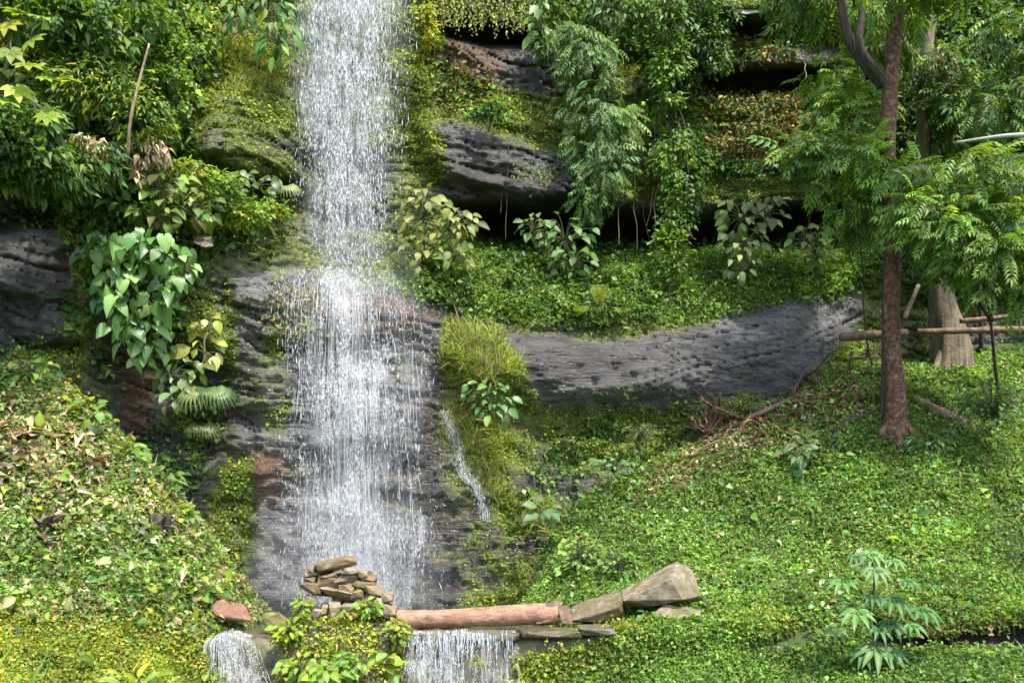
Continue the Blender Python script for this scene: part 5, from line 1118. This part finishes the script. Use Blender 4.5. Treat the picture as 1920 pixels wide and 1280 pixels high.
shrub('lower branches of leafy sapling beside the lower cave end', [(1590, 400, 17.6, 60, 26, .5), (1640, 385, 17.4, 50, 28, .5), (1560, 360, 17.6, 40, 20, .4)], 150, PIN, .32, patchy(MID, LIME, 1.0, 65, bias=-.1), gpt(1640, 690, -.1), M_LEAF, 'sapling', 'tree', droop=.4, r0=.016, per=1)
t2 = gpt(1785, 690, -.4); T2 = t2[1]
tr2 = empty('pale_barked_tree', t2); tag(tr2, 'tree with pale fluted trunk flaring at the base behind the red tree', 'tree')
fl = lambda s, th: 1 + 0.28 * np.clip(1 - s * 2.2, 0, 1) * np.cos(th * 5 + 1) + 0.08 * np.cos(th * 3)
tube_obj('trunk', [t2, P(1783, 640, T2), P(1768, 570, T2), P(1757, 500, T2), P(1742, 400, T2), P(1733, 250, T2), P(1736, 120, T2), P(1748, 0, T2), P(1770, -250, T2)], [.42, .34, .26, .19, .17, .15, .14, .13, .12, .1], M_PALEBARK, parent=tr2, sides=20, rough=.16, flare=fl)
tube_obj('limb', [P(1745, 190, T2), P(1715, 150, T2), P(1705, 100, T2 - .1), P(1690, 60, T2 - .1)], [.08, .06, .05, .03], M_PALEBARK, parent=tr2, sides=8)
tube_obj('root', [P(1775, 640, T2 - .1), P(1755, 690, T2 - .25), gpt(1740, 720, -.05)], [.1, .08, .05], M_PALEBARK, parent=tr2, sides=8)
crown(tr2, [(1750, 150, T2 - .1, 38, 50, .3), (1765, 120, T2 - .1, 30, 40, .3)], 300, LAN, .18, patchy(BROWN, TAN, 1.5, 66, bias=-.3), M_DRY, 1.0, name='dead_leaves')

# fallen wood
def lying(name, label, a, b, r0, r1, mat, Ya=None, Yb=None, cat='log', group=None, mid=None, sink=.3, rough=.12):
    pa = gpt(a[0], a[1], r0 * sink) if Ya is None else P(a[0], a[1], Ya); pb = gpt(b[0], b[1], r1 * sink) if Yb is None else P(b[0], b[1], Yb)
    path = [pa, (pa + pb) / 2 + (np.array(mid) if mid is not None else 0), pb]; return tube_obj(name, path, [r0, (r0 + r1) / 2, r1], mat, label, cat, group, 9, rough)
lying('fallen_log', 'short brown log lying on the slope right of the red tree', (1712, 752), (1808, 800), .10, .12, M_BROWNWOOD)
lying('fallen_log', 'brown log end poking out left of the red tree', (1577, 632), (1700, 624), .09, .08, M_BROWNWOOD, 17.6, 17.8)
lying('fallen_log', 'long dark log lying level behind the pale trunk', (1720, 622), (1990, 616), .06, .07, M_BROWNWOOD, 17.9, 17.5)
lying('fallen_log', 'thinner log lying above the long dark log', (1800, 602), (1890, 594), .05, .05, M_BROWNWOOD, 18.0, 17.8)
lying('broken_branch', 'pale bare branch leaning between the two trunks', (1695, 598), (1722, 535), .05, .04, M_PALEBARK, 17.4, 17.7, 'branch')
lying('broken_branch', 'white bare branch jutting from the foliage at the right', (1788, 268), (1990, 252), .018, .05, M_WHITEWOOD, 16.2, 15.2, 'branch', mid=(0, 0, .05))
lying('fallen_branch', 'grey brown branch lying along the top of the earth patch', (1395, 795), (1515, 738), .06, .05, M_BROWNWOOD, cat='branch', sink=1.0)
lying('fallen_branch', 'forked stick rising from the grey brown branch', (1478, 752), (1512, 690), .04, .025, M_BROWNWOOD, None, 17.7, 'branch')
lying('fallen_branch', 'curved dark branch below the red tree', (1555, 840), (1650, 775), .06, .05, M_DARKBARK, cat='branch', mid=(-.15, 0, .1), sink=1.0)
lying('fallen_branch', 'thin dark branch lying toward the foot of the red tree', (1600, 795), (1655, 770), .05, .04, M_DARKBARK, cat='branch', sink=1.0)
lying('fallen_branch', 'brown stick lying on the left bank among dry leaves', (128, 790), (180, 940), .035, .03, M_BROWNWOOD, cat='branch', sink=1)
lying('fallen_branch', 'split stick pointing down the left bank near the stump', (135, 985), (175, 1015), .045, .035, M_BROWNWOOD, cat='branch', sink=1)
lying('fallen_branch', 'pale stick standing out of the left bank litter', (118, 800), (138, 870), .03, .02, M_DRYSTEM, cat='branch', sink=1.5)
lying('fallen_branch', 'short brown stick low on the left bank', (185, 1030), (200, 1065), .04, .03, M_BROWNWOOD, cat='branch', sink=1)
# uprooted root clump
rc = gpt(1325, 818, .05); e = empty('root_clump', rc); tag(e, 'reddish tangle of upturned roots at the edge of the earth patch', 'roots')
for k in range(44):
    a = rng.uniform(0, 6.28); up = rng.uniform(.1, 1.0); L = rng.uniform(.3, .95); d = np.array([math.cos(a) * .6, math.sin(a) * .4 - .15, up])
    V, T = tube([rc + rng.normal(0, .05, 3), rc + d * L * .5 + rng.normal(0, .07, 3), rc + d * L + rng.normal(0, .12, 3)], [.03, .018, .006], 5, 4); part('root', V, T, M_BROWNWOOD if k % 3 else M_REDBARK, e, None, True)
V, T = tube([rc - np.array([0, 0, .1]), rc + np.array([-.02, 0, .3]), rc + np.array([0, 0, .75])], [.09, .06, .035], 8, 4, .2); part('root_stock', V, T, M_BROWNWOOD, e, None, True)
for px, py in [(1440, 820), (1475, 800), (1300, 890), (1390, 850), (1250, 930), (1530, 790), (1565, 760), (1420, 900), (1345, 905), (1500, 860)]:
    L = rng.uniform(30, 60); an = rng.normal(-.4, .5); lying('twig', 'thin brown twig lying on the bare earth patch', (px, py), (px + L * math.cos(an), py + L * math.sin(an)), .015, .01, M_BROWNWOOD, cat='twig', group='twigs on the earth patch', sink=2)
DB = [('crooked dead branch propped against the grey rock', (1330, 800), (1345, 735), 17.55), ('bent dead branch arching over the root tangle', (1350, 790), (1300, 730), 17.5), ('dead branch curving along the foot of the grey rock', (1390, 790), (1310, 745), 17.6), ('reddish dead branch lying beside the root tangle', (1290, 850), (1400, 800), None),
 ('thin dead branch crossing the grey brown branch', (1440, 800), (1560, 715), None), ('dangling dead vine stem below the grey rock end', (1545, 640), (1530, 720), 17.9), ('dead twiggy branch near the brown log end', (1490, 735), (1580, 650), 17.8), ('grey dead branch half buried in the earth patch', (1380, 830), (1480, 775), None), ('short dead branch under the brown log end', (1590, 700), (1650, 655), 17.6), ('forked dead branch at the lower side of the earth patch', (1270, 880), (1350, 830), None)]
for lab, a, b_, Yb in DB:
    pa = gpt(a[0], a[1], .03) if a[1] > 690 else P(a[0], a[1], 17.95); pb = gpt(b_[0], b_[1], .06) if Yb is None else P(b_[0], b_[1], Yb); e = empty('dead_branch', pa); tag(e, lab, 'branch', 'dead branches round the earth patch')
    ks = [pa + (pb - pa) * t + rng.normal(0, .07, 3) * (0 < t < 1) for t in (0, .25, .5, .75, 1)]; V, T = tube(ks, [.038, .032, .026, .018, .008], 7, 4, .25); part('branch_stem', V, T, [M_BROWNWOOD, M_DARKBARK, M_REDBARK][rng.integers(3)], e, None, True)
    for k in (1, 2, 3):
        d = unit(pb - pa + rng.normal(0, .5, 3) * np.linalg.norm(pb - pa)); L = rng.uniform(.15, .4); V, T = tube([ks[k], ks[k] + d * L * .5 + rng.normal(0, .03, 3), ks[k] + d * L + rng.normal(0, .05, 3)], [.016, .01, .004], 5, 3); part('twig', V, T, M_BROWNWOOD, e, None, True)
# stump and dark root plate of the left bank
st = gpt(98, 1000, -.05); e = empty('tree_stump', st); tag(e, 'dark round cut stump end sticking out of the left bank', 'stump')
o = obj('stump_wood', stone_mesh((.42, .5, .5), 78, M_BROWNWOOD, 14, 1, .28, .6, .04), e, (0, .05, .12)); o.rotation_euler = (0, .35, .2)
for k in range(7):
    d = unit(rng.normal(size=3) + np.array([0, -.3, 0])); V, T = tube([st + np.array([0, 0, .1]), st + np.array([0, 0, .08]) + d * .25, st + d * .5 + rng.normal(0, .08, 3)], [.05, .03, .008], 6, 4, .2); part('root', V, T, M_DARKBARK, e, None, True)
rp_ = gpt(300, 1010, .05); e = empty('root_plate', rp_); tag(e, 'dark clod of torn roots and soil beside the mossy rock', 'root plate')
o = obj('soil_clod', stone_mesh((.34, .3, .5), 77, M_DARKBARK, 30, 1, .35), e, (0, 0, .12))
for k in range(16):
    d = unit(rng.normal(size=3) + np.array([0, -.4, .2])); V, T = tube([rp_ + np.array([0, 0, .12]), rp_ + np.array([0, 0, .12]) + d * .25 + rng.normal(0, .05, 3), rp_ + np.array([0, 0, .1]) + d * .45 + rng.normal(0, .1, 3)], [.03, .02, .006], 5, 4); part('root', V, T, M_DARKBARK if k % 2 else M_BROWNWOOD, e, None, True)

# ------------------------------------------------------------------ log, slabs, boulders, cairn
a = P(742, 1161, 13.72); b = P(1058, 1150, 13.8)
lg = empty('fallen_log', (a + b) / 2); tag(lg, 'smooth pinkish fallen log lying across the weir with a splintered end', 'log')
rad = [.148, .152, .146, .143, .15, .150, .16, .168, .150]
V, T = tube([a, a * .75 + b * .25 + np.array([0, 0, -.012]), (a + b) / 2 + np.array([0, 0, -.004]), a * .25 + b * .75 + np.array([0, 0, .012]), a * .04 + b * .96], rad, 22, 12, .16)
part('log_body', V, T, M_PINKLOG, lg, None, True)
def hull_mesh(pts_, mat, sub=2, rough=.02, seed=0, bev=.008):
    bm = bmesh.new(); 
    for q_ in pts_: bm.verts.new(q_)
    bmesh.ops.convex_hull(bm, input=bm.verts)
    for v_ in [v_ for v_ in bm.verts if not v_.link_faces]: bm.verts.remove(v_)
    bmesh.ops.dissolve_limit(bm, angle_limit=.08, verts=bm.verts, edges=bm.edges)
    bmesh.ops.bevel(bm, geom=list(bm.edges), offset=bev, segments=1, affect='EDGES'); bmesh.ops.triangulate(bm, faces=bm.faces)
    for _ in range(sub):
        bmesh.ops.subdivide_edges(bm, edges=[e_ for e_ in bm.edges if e_.calc_length() > .09], cuts=1); bmesh.ops.triangulate(bm, faces=bm.faces)
    co = np.array([v_.co[:] for v_ in bm.verts]); d = np.stack([fbm(co * 5, 3, 500 + seed + i) for i in range(3)], -1) * rough
    for v_, k_ in zip(bm.verts, d): v_.co += Vector(k_)
    me = bpy.data.meshes.new('stone'); bm.to_mesh(me); bm.free(); me.materials.append(mat); return me
Z3 = lambda x, y, Y: P(740 + x / 3.2, 1000 + y / 3.2, Y)
lb = np.array(lg.location)
for pts_ in ([Z3(860, 460, 13.72), Z3(960, 405, 13.75), Z3(1015, 415, 13.8), Z3(1000, 440, 13.7), Z3(905, 500, 13.62), Z3(860, 440, 13.9), Z3(1010, 430, 13.95)],
             [Z3(980, 440, 13.65), Z3(1040, 430, 13.7), Z3(1070, 540, 13.65), Z3(1010, 545, 13.6), Z3(990, 480, 13.6), Z3(1050, 450, 13.95), Z3(1060, 530, 13.95)],
             [Z3(850, 490, 13.65), Z3(970, 475, 13.66), Z3(985, 500, 13.7), Z3(940, 530, 13.62), Z3(850, 545, 13.65), Z3(860, 500, 13.95), Z3(960, 530, 13.95)]):
    obj('splinter', hull_mesh([q_ - lb for q_ in pts_], M_BROWNWOOD, 1, .03), lg)
def hull_thing(name, label, cat, pts_, mat, seed, sub=3, rough=.03):
    pts_ = np.array(pts_); c = pts_.mean(0); o = obj(name, hull_mesh(pts_ - c, mat, sub, rough, seed), None, c); return tag(o, label, cat)
hull_thing('stone_slab', 'large angular mossy stone block with a pale broken end, leaning uphill', 'stone', [Z3(1365, 340, 14.25), Z3(1690, 165, 14.4), Z3(1790, 215, 14.25), Z3(1835, 375, 13.95), Z3(1730, 395, 13.6), Z3(1660, 272, 13.62), Z3(1370, 405, 13.72), Z3(1560, 428, 13.75), Z3(1375, 445, 14.1), Z3(1815, 415, 14.4), Z3(1360, 400, 14.5)], M_SLAB, 1)
hull_thing('stone_slab', 'lower mossy stone block touching the splintered log end', 'stone', [Z3(1055, 435, 14.15), Z3(1350, 338, 14.3), Z3(1368, 380, 13.72), Z3(1368, 490, 13.78), Z3(1345, 445, 13.68), Z3(1250, 475, 13.66), Z3(1060, 525, 13.78), Z3(1240, 530, 13.78), Z3(1365, 520, 14.2), Z3(1060, 520, 14.3)], M_SLAB, 2)
hull_thing('rock', 'small flat grey brown rock under the leaning stone block', 'rock', [Z3(1530, 505, 13.5), Z3(1610, 425, 13.75), Z3(1760, 440, 13.7), Z3(1830, 462, 13.65), Z3(1835, 495, 13.55), Z3(1700, 520, 13.45), Z3(1550, 530, 13.5), Z3(1620, 470, 14.0), Z3(1820, 500, 14.0)], M_SLAB, 3)
def boulder(label, px, py, Y, dims, mat, seed, rz=0):
    o = obj('boulder', stone_mesh(dims, seed, mat, 22, 1, .12, .7, .05), None, P(px, py, Y)); o.rotation_euler = (0, .05, rz); tag(o, label, 'boulder'); return o
boulder('reddish brown boulder at the foot of the mossy rock by the pool', 436, 1143, 14.2, (.72, .5, .40), M_REDSTONE, 5)
boulder('tan rounded boulder between the red boulder and the cairn', 518, 1160, 13.8, (.46, .4, .24), M_TAN, 9)
boulder('small brown boulder half hidden in the yellow green bank', 308, 1135, 13.6, (.38, .3, .3), M_REDSTONE, 12)
boulder('flat grey boulder at the pool edge left of the cairn', 555, 1168, 13.75, (.3, .35, .2), M_WALLSTONE, 14)
Z2 = lambda x, y: (370 + x / 4.465, 1000 + y / 4.465)
cairn = [(1165, 248, 335, 78, -10, 'longest flat slab tilted across the top of the cairn'), (972, 295, 80, 55, 5, 'small block wedged under the left end of the top slab'), (1180, 312, 80, 48, 0, 'pale small stone just under the top slab'),
 (1290, 318, 140, 48, 0, 'thin flat stone under the right end of the top slab'), (1100, 345, 150, 40, 0, 'thin pale stone sheltered beneath the top slab'), (965, 345, 120, 52, 5, 'brown flat stone on the left shoulder of the cairn'),
 (955, 388, 110, 40, -6, 'thin pale stone on the left edge of the cairn'), (930, 415, 80, 45, 12, 'little rounded stone on the left edge above the grey stone'), (1255, 375, 240, 78, -2, 'wide pale slab across the middle of the cairn'),
 (1405, 335, 95, 58, 0, 'squarish pale stone on the right shoulder of the cairn'), (1440, 370, 125, 52, 10, 'flat dark edged stone on the right shoulder below the squarish one'), (1108, 405, 205, 125, 4, 'large grey brown block in the upper middle of the cairn'),
 (955, 460, 160, 95, 0, 'greyish wedge stone on the left side of the cairn'), (1262, 458, 130, 62, 4, 'pale loaf shaped stone right of the grey brown block'), (1400, 425, 190, 55, 8, 'long thin slab sloping to the right of the cairn'),
 (1475, 462, 190, 60, 12, 'long brown slab on the right side sloping down'), (1345, 505, 130, 85, 0, 'rounded brown stone in the right middle of the cairn'), (1462, 515, 140, 105, 10, 'pale blocky stone on the right side above the bush'),
 (1150, 528, 330, 125, 9, 'biggest block forming the lintel over the upright stone'), (1150, 645, 105, 155, 0, 'upright stone standing as a pillar under the lintel block'), (1010, 655, 130, 60, 8, 'dark low stone at the left foot of the cairn'),
 (945, 565, 85, 80, 20, 'small tan stone at the lower left of the cairn'), (1280, 610, 150, 60, 0, 'pale flat stone right of the upright pillar stone'), (1545, 590, 95, 85, 15, 'brown stone on the right flank above the log end'),
 (1615, 632, 110, 95, 0, 'rusty brown stone touching the end of the log'), (1600, 530, 85, 65, 0, 'yellowish lichen covered stone on the right flank'), (1075, 640, 60, 90, 10, 'narrow dark stone left of the upright pillar stone'), (1330, 650, 190, 90, 0, 'low hidden stone behind the green bush'), (1480, 640, 170, 90, 0, 'wide base stone behind the bush at the right foot')]
for i, (x, y, w, h, rot, lab) in enumerate(cairn):
    px, py = Z2(x, y); Y = 13.45 + (0.18 if y < 420 else 0.08 if y < 520 else 0) + (0.02 * (i % 3)); k = Y / F / 4.465
    d = (w * k * 1.08, max(.42, w * k * .9), h * k * 1.22)
    o = obj('cairn_stone', stone_mesh(d, 900 + i * 3, M_CAIRN, 22, 1, .09, .42, .03), None, P(px, py, Y + d[1] / 2 - .12)); o.rotation_euler = (rng.normal(0, .05), math.radians(rot), rng.normal(0, .15)); tag(o, lab, 'stone', 'stones of the cairn')
for i in range(11):
    x = rng.uniform(1000, 1560); top = np.interp(x, [1000, 1180, 1350, 1560], [330, 270, 330, 520]); y = rng.uniform(top, 660); px, py = Z2(x, y); Y = 14.1 + rng.random() * .15
    o = obj('cairn_stone', stone_mesh((rng.uniform(.25, .4), .4, rng.uniform(.14, .22)), 1000 + i, M_CAIRN, 24, 1, .09, .42, .03), None, P(px, py, Y)); tag(o, 'brown stone packed inside the cairn behind its front face', 'stone', 'inner stones of the cairn')

# ------------------------------------------------------------------ small plants near the water
def herb(label, px, py, Y, r, n, size, cols_, tm=None, group=None, name='herb', cat='plant', droop=.3, ry=None):
    base = P(px, py + (ry or r), Y); return big_leaf(name, label, cat, base, [(px, py, Y, r, ry or r, r / F * Y)], n, size, tm or OV, cols_, droop, size * .32, M_LEAF, group, .7, .35, [base, P(px, py + r * .3, Y)], .005)
herb('bright green bush at the right foot of the cairn', 690, 1140, 13.3, 24, 90, .085, [(0.14, 0.27, 0.02), (0.18, 0.31, 0.03)], ry=20)
herb('lime plant growing at the left foot of the cairn', 565, 1140, 13.25, 14, 50, .09, YL, ry=24)
herb('yellow green plant hanging below the right flank of the cairn', 745, 1185, 13.1, 22, 90, .08, YEL, ry=26)
herb('yellow leaved little plant beside the upright pillar stone', 652, 1148, 13.2, 11, 18, .09, YEL + [(0.4, 0.36, 0.06)])
herb('light green plant on the weir below the tan boulder', 540, 1180, 13.1, 24, 70, .09, YL, ry=18)
herb('fern like yellow tuft in the middle of the weir mound', 637, 1200, 12.95, 14, 30, .12, YEL, [leaf_lance(.2), leaf_fern(7)])
G4 = 'leafy plants at the bottom of the weir'
herb('dense leafy plant with broad light leaves right of the left cascade', 560, 1250, 12.8, 38, 70, .13, YL + LIME, group=G4, ry=28)
herb('broad leaved plant in the middle under the weir mound', 610, 1262, 12.6, 34, 50, .16, YL + LIME, group=G4, ry=22)
herb('leafy clump with small leaves below the yellow tuft', 655, 1245, 12.7, 28, 60, .11, LIME + MID, group=G4, ry=24)
base = P(725, 1275, 12.5); n = 11; a_ = rng.uniform(-1.6, 1.6, n); pos = base + np.stack([np.sin(a_) * .1, np.full(n, -.05), rng.uniform(.15, .42, n)], -1)
leaf_plant('herb', 'tall plant with large pale green leaves left of the dense cascade', 'plant', base, pos, np.stack([np.sin(a_) * 1.2, rng.normal(-.4, .3, n), rng.normal(.0, .35, n)], -1), np.array([0, -.4, 1]) + rng.normal(0, .2, (n, 3)), rng.uniform(.2, .3, n), OV, [(0.16, 0.30, 0.06), (0.2, 0.34, 0.05), (0.3, 0.36, 0.04)], M_LEAF, G4, hub=[base, base + np.array([0, 0, .3])])
base = P(255, 1300, 11.2); n = 14; a_ = np.linspace(-1.5, 1.5, n); pos = base + np.stack([np.sin(a_) * .25, rng.normal(0, .08, n), .05 + .15 * rng.random(n)], -1)
leaf_plant('herb', 'plant with long glossy lime leaves in the yellow green bank', 'plant', base, pos, np.stack([np.sin(a_) * 1.0, rng.normal(-.3, .3, n), rng.uniform(.1, .7, n)], -1), np.array([0, -.6, 1]) + rng.normal(0, .2, (n, 3)), rng.uniform(.2, .3, n), [leaf_oval(.4, .1, .4), leaf_oval(.5, .1, .3)], YL + [(0.2, 0.36, 0.05)], M_LEAF)
herb('small yellow green plant growing in the thin cascade', 890, 1236, 13.05, 9, 14, .10, YL, LAN, ry=8)
herb('round leaved plant in the gap between the two stone blocks', 1215, 1150, 13.55, 16, 12, .11, [(0.12, 0.22, 0.05), (0.09, 0.17, 0.04)], ry=10)
herb('bushy green plant at the foot of the slope by the cliff', 1090, 1045, 15.7, 50, 190, .12, LIME + MID, MEDL, ry=45)
herb('low dark leaved bush uphill from the leaning stone block', 1160, 1060, 15.3, 40, 120, .12, MID + LIME, MEDL, ry=40)
herb('plant with large flat grey green leaves at the foot of the mossy cliff', 1020, 955, 16.3, 36, 16, .24, BLUE + [(0.14, 0.2, 0.09)], ry=30)
herb('pale leafy sprig lying on the slope below the twigs', 1500, 845, 16.7, 36, 46, .17, [(0.13, 0.2, 0.09), (0.09, 0.17, 0.05), (0.2, 0.27, 0.12)], LAN + OV, ry=20)
herb('leafy sprig at the bottom of the bare trunk slope', 1740, 830, 16.5, 50, 60, .17, MID + BLUE, LAN, ry=20)
herb('row of light leaved seedlings at the base of the mossy hollow', 1150, 868, 17.0, 70, 60, .11, LIME + BLUE, OV, ry=18)
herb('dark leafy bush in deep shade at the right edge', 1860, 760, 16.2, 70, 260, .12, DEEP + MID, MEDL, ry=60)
herb('moss covered hummock plant below the grey rock band', 1200, 815, 17.3, 34, 120, .09, [(0.14, 0.19, 0.03), (0.1, 0.15, 0.03)], [leaf_grass(.08, .6), leaf_lance(.25)], ry=26)
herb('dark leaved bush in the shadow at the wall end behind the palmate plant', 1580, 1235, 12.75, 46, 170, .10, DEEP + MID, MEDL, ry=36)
G5 = 'leafy weeds along the edge of the left bank'
for lab, px_, py_, Y_, r_, n_l, sz_, cc in [('weed clump with light heart leaves at the top edge of the left bank', 60, 700, 14.9, 55, 60, .16, LIME + MID), ('weed clump with drooping green leaves under the dark wall', 160, 770, 15.2, 50, 60, .15, MID + LIME), ('pale leafy weed above the brown stick', 235, 850, 15.1, 46, 70, .14, LIME + [(0.25, 0.33, 0.14)]),
   ('green weed clump beside the rock hollow', 300, 900, 15.2, 44, 80, .13, MID + LIME), ('weed with yellow green leaves next to the root clod', 330, 960, 15.1, 38, 60, .13, YEL + LIME), ('dark green weed by the mossy rock foot', 290, 1060, 14.4, 40, 60, .15, MID + BLUE), ('broad leaved weed clump at the lower end of the left bank', 385, 1115, 14.2, 36, 60, .13, LIME + MID), ('low weed clump with large pale leaves near the stump', 190, 985, 13.9, 46, 50, .17, LIME + [(0.3, 0.38, 0.2)]), ('leafy weed clump in front of the stump', 60, 1050, 12.9, 50, 60, .14, LIME + YEL)]:
    herb(lab, px_, py_, Y_, r_, n_l, sz_, cc, OV + AR, G5, 'weed', ry=r_ * .6)
# big ribbed leaf plant at the foot of the mossy rock
base = P(330, 1090, 14.6); 
leaf_plant('ribbed_leaf_plant', 'plant with long ribbed dark green leaves against the mossy rock', 'plant', base, np.array([P(322, 1010, 14.5), P(335, 1050, 14.5), P(345, 1075, 14.45), P(355, 1115, 14.2), P(370, 1125, 14.1)]), np.array([(.25, -.3, -1), (.3, -.4, -1), (-.2, -.4, -1), (.9, -.4, .1), (-.6, -.5, .3)]), np.array([(.2, -1, .3), (-.2, -1, .3), (.2, -1, .4), (0, -.6, 1), (0, -.5, 1)]), np.array([.5, .45, .4, .45, .4]), [leaf_oval(.42, .12, .2, .012), leaf_oval(.5, .1, .3, .015)], [(0.05, 0.14, 0.03), (0.08, 0.18, 0.05), (0.1, 0.22, 0.04)], M_GLOSSY, r=.012)
# palmate plant in the right foreground
Z1 = lambda x, y: (1280 + x / 2.977, 850 + y / 2.977)
PL = [(1075, 650, 105), (900, 712, 110), (1050, 560, 100), (965, 575, 70), (1175, 600, 80), (1245, 710, 85), (1165, 815, 125), (975, 885, 125), (1330, 870, 125), (1160, 945, 120), (1275, 960, 90), (1080, 1085, 150), (860, 985, 85), (1060, 800, 80), (930, 850, 70), (1090, 980, 90), (1150, 1100, 110), (1010, 1110, 100)]
stem_pts = [P(1640, 1290, 11.9), P(1640, 1200, 11.95), P(1637, 1120, 12.0), P(1636, 1050, 12.0)]
pos, yd, zd, scl = [], [], [], []
for x, y, r in PL:
    a, b_ = Z1(x, y); Y = 11.95 + rng.normal(0, .12); pos.append(P(a, b_ - 2, Y)); side = np.clip((a - 1640) / 60, -1, 1)
    yd.append((side * .7, -.75, -.42)); zd.append((side * .35, -.55, 1.0)); scl.append(r / 2.977 / F * Y * 1.3)
leaf_plant('palmate_plant', 'young plant with hand shaped green leaves in the right foreground', 'plant', stem_pts[0], np.array(pos), np.array(yd), np.array(zd), np.array(scl), [leaf_palmate(7, 3.3, .27, .35), leaf_palmate(8, 3.6, .25, .45)], [(0.07, 0.17, 0.045), (0.10, 0.22, 0.06), (0.13, 0.26, 0.07)], M_LEAF, None, M_STEM, .009, 5, stem_pts)
# pale fallen leaves on the slope, dry leaves on the left bank
def fallen(label, group, spots, size, cols_, tm):
    meshes = [mesh_np('leaf', V, T, M_DRY, pal(1, cols_, .15) * s[:, None], True) for V, T, s in tm for _ in range(5)]
    for px, py in spots:
        p = gpt(px, py, .07); o = obj('fallen_leaf', meshes[rng.integers(len(meshes))], None, p); s = size * math.exp(rng.normal(0, .25)); o.scale = (s, s, s)
        o.rotation_euler = (rng.normal(.35, .35), rng.normal(0, .35), rng.uniform(0, 6.28)); tag(o, label, 'leaf', group)
PALE = [(0.55, 0.56, 0.42), (0.48, 0.5, 0.34), (0.6, 0.58, 0.5)]
fallen('pale fallen leaf lying on the green slope', 'pale fallen leaves on the slope', [(1455, 1025), (1450, 1052), (1402, 1068), (1530, 1080), (1555, 1090), (1690, 990), (1672, 1000), (1770, 1015), (1725, 1045), (1715, 1050), (1740, 950), (1715, 900), (1590, 915), (1560, 955), (1320, 1118), (1322, 1085), (1760, 1065), (1545, 1098), (1345, 1010), (1300, 1015), (1250, 1000), (1400, 960), (1470, 940), (1600, 880), (1230, 960), (1260, 905), (1640, 930), (1800, 1060), (1830, 1000), (1610, 1050), (1220, 1035), (1375, 1040), (1500, 990), (1510, 752), (1760, 735), (1580, 1120)], .14, PALE, [leaf_oval(.6, .25, .5, .06), leaf_oval(.45, .35, .6, .08)])
sp = [(rng.uniform(-20, 200), rng.uniform(745, 950)) for _ in range(150)]
sp = [s for s in sp if s[1] > 735 + .55 * s[0] and s[1] < 900 + .35 * s[0]][:110]
fallen('large curled dry leaf in the litter heap on the left bank', 'dry leaves heaped on the left bank', sp, .24, TAN, [leaf_oval(.6, .25, .5, .06), leaf_lobed(5, 2.6, .4, .5), leaf_oval(.5, .4, .7, .08)])
fallen('pale green leaf lying on the left bank creepers', 'pale leaves on the left bank', [(rng.uniform(100, 330), rng.uniform(860, 1090)) for _ in range(40)], .16, [(0.3, 0.36, 0.2), (0.4, 0.42, 0.25), (0.2, 0.3, 0.1)], [leaf_oval(.7, .1, .3, .03), leaf_arrow(.8)])
# pale rock shelf at the top
hull_thing('rock', 'pale grey flat rock shelf at the top of the cliff', 'rock', [P(1345, 5, 20.2), P(1350, -30, 20.6), P(1440, -30, 20.6), P(1440, 22, 20.1), P(1400, 28, 20.0), P(1340, 12, 20.8), P(1440, 25, 21.0), P(1380, 26, 20.1)], stone_mat('pale_rock', (0.2, 0.2, 0.2), (0.34, 0.33, 0.32), (0.46, 0.45, 0.43)), 9)
hull_thing('rock', 'thin dark slate jutting from the wall above the yellowing creeper', 'rock', [P(362, 455, 16.3), P(395, 443, 16.4), P(400, 462, 16.3), P(385, 464, 16.2), P(370, 440, 16.9), P(400, 445, 16.9)], M_WALLSTONE, 10, 1)
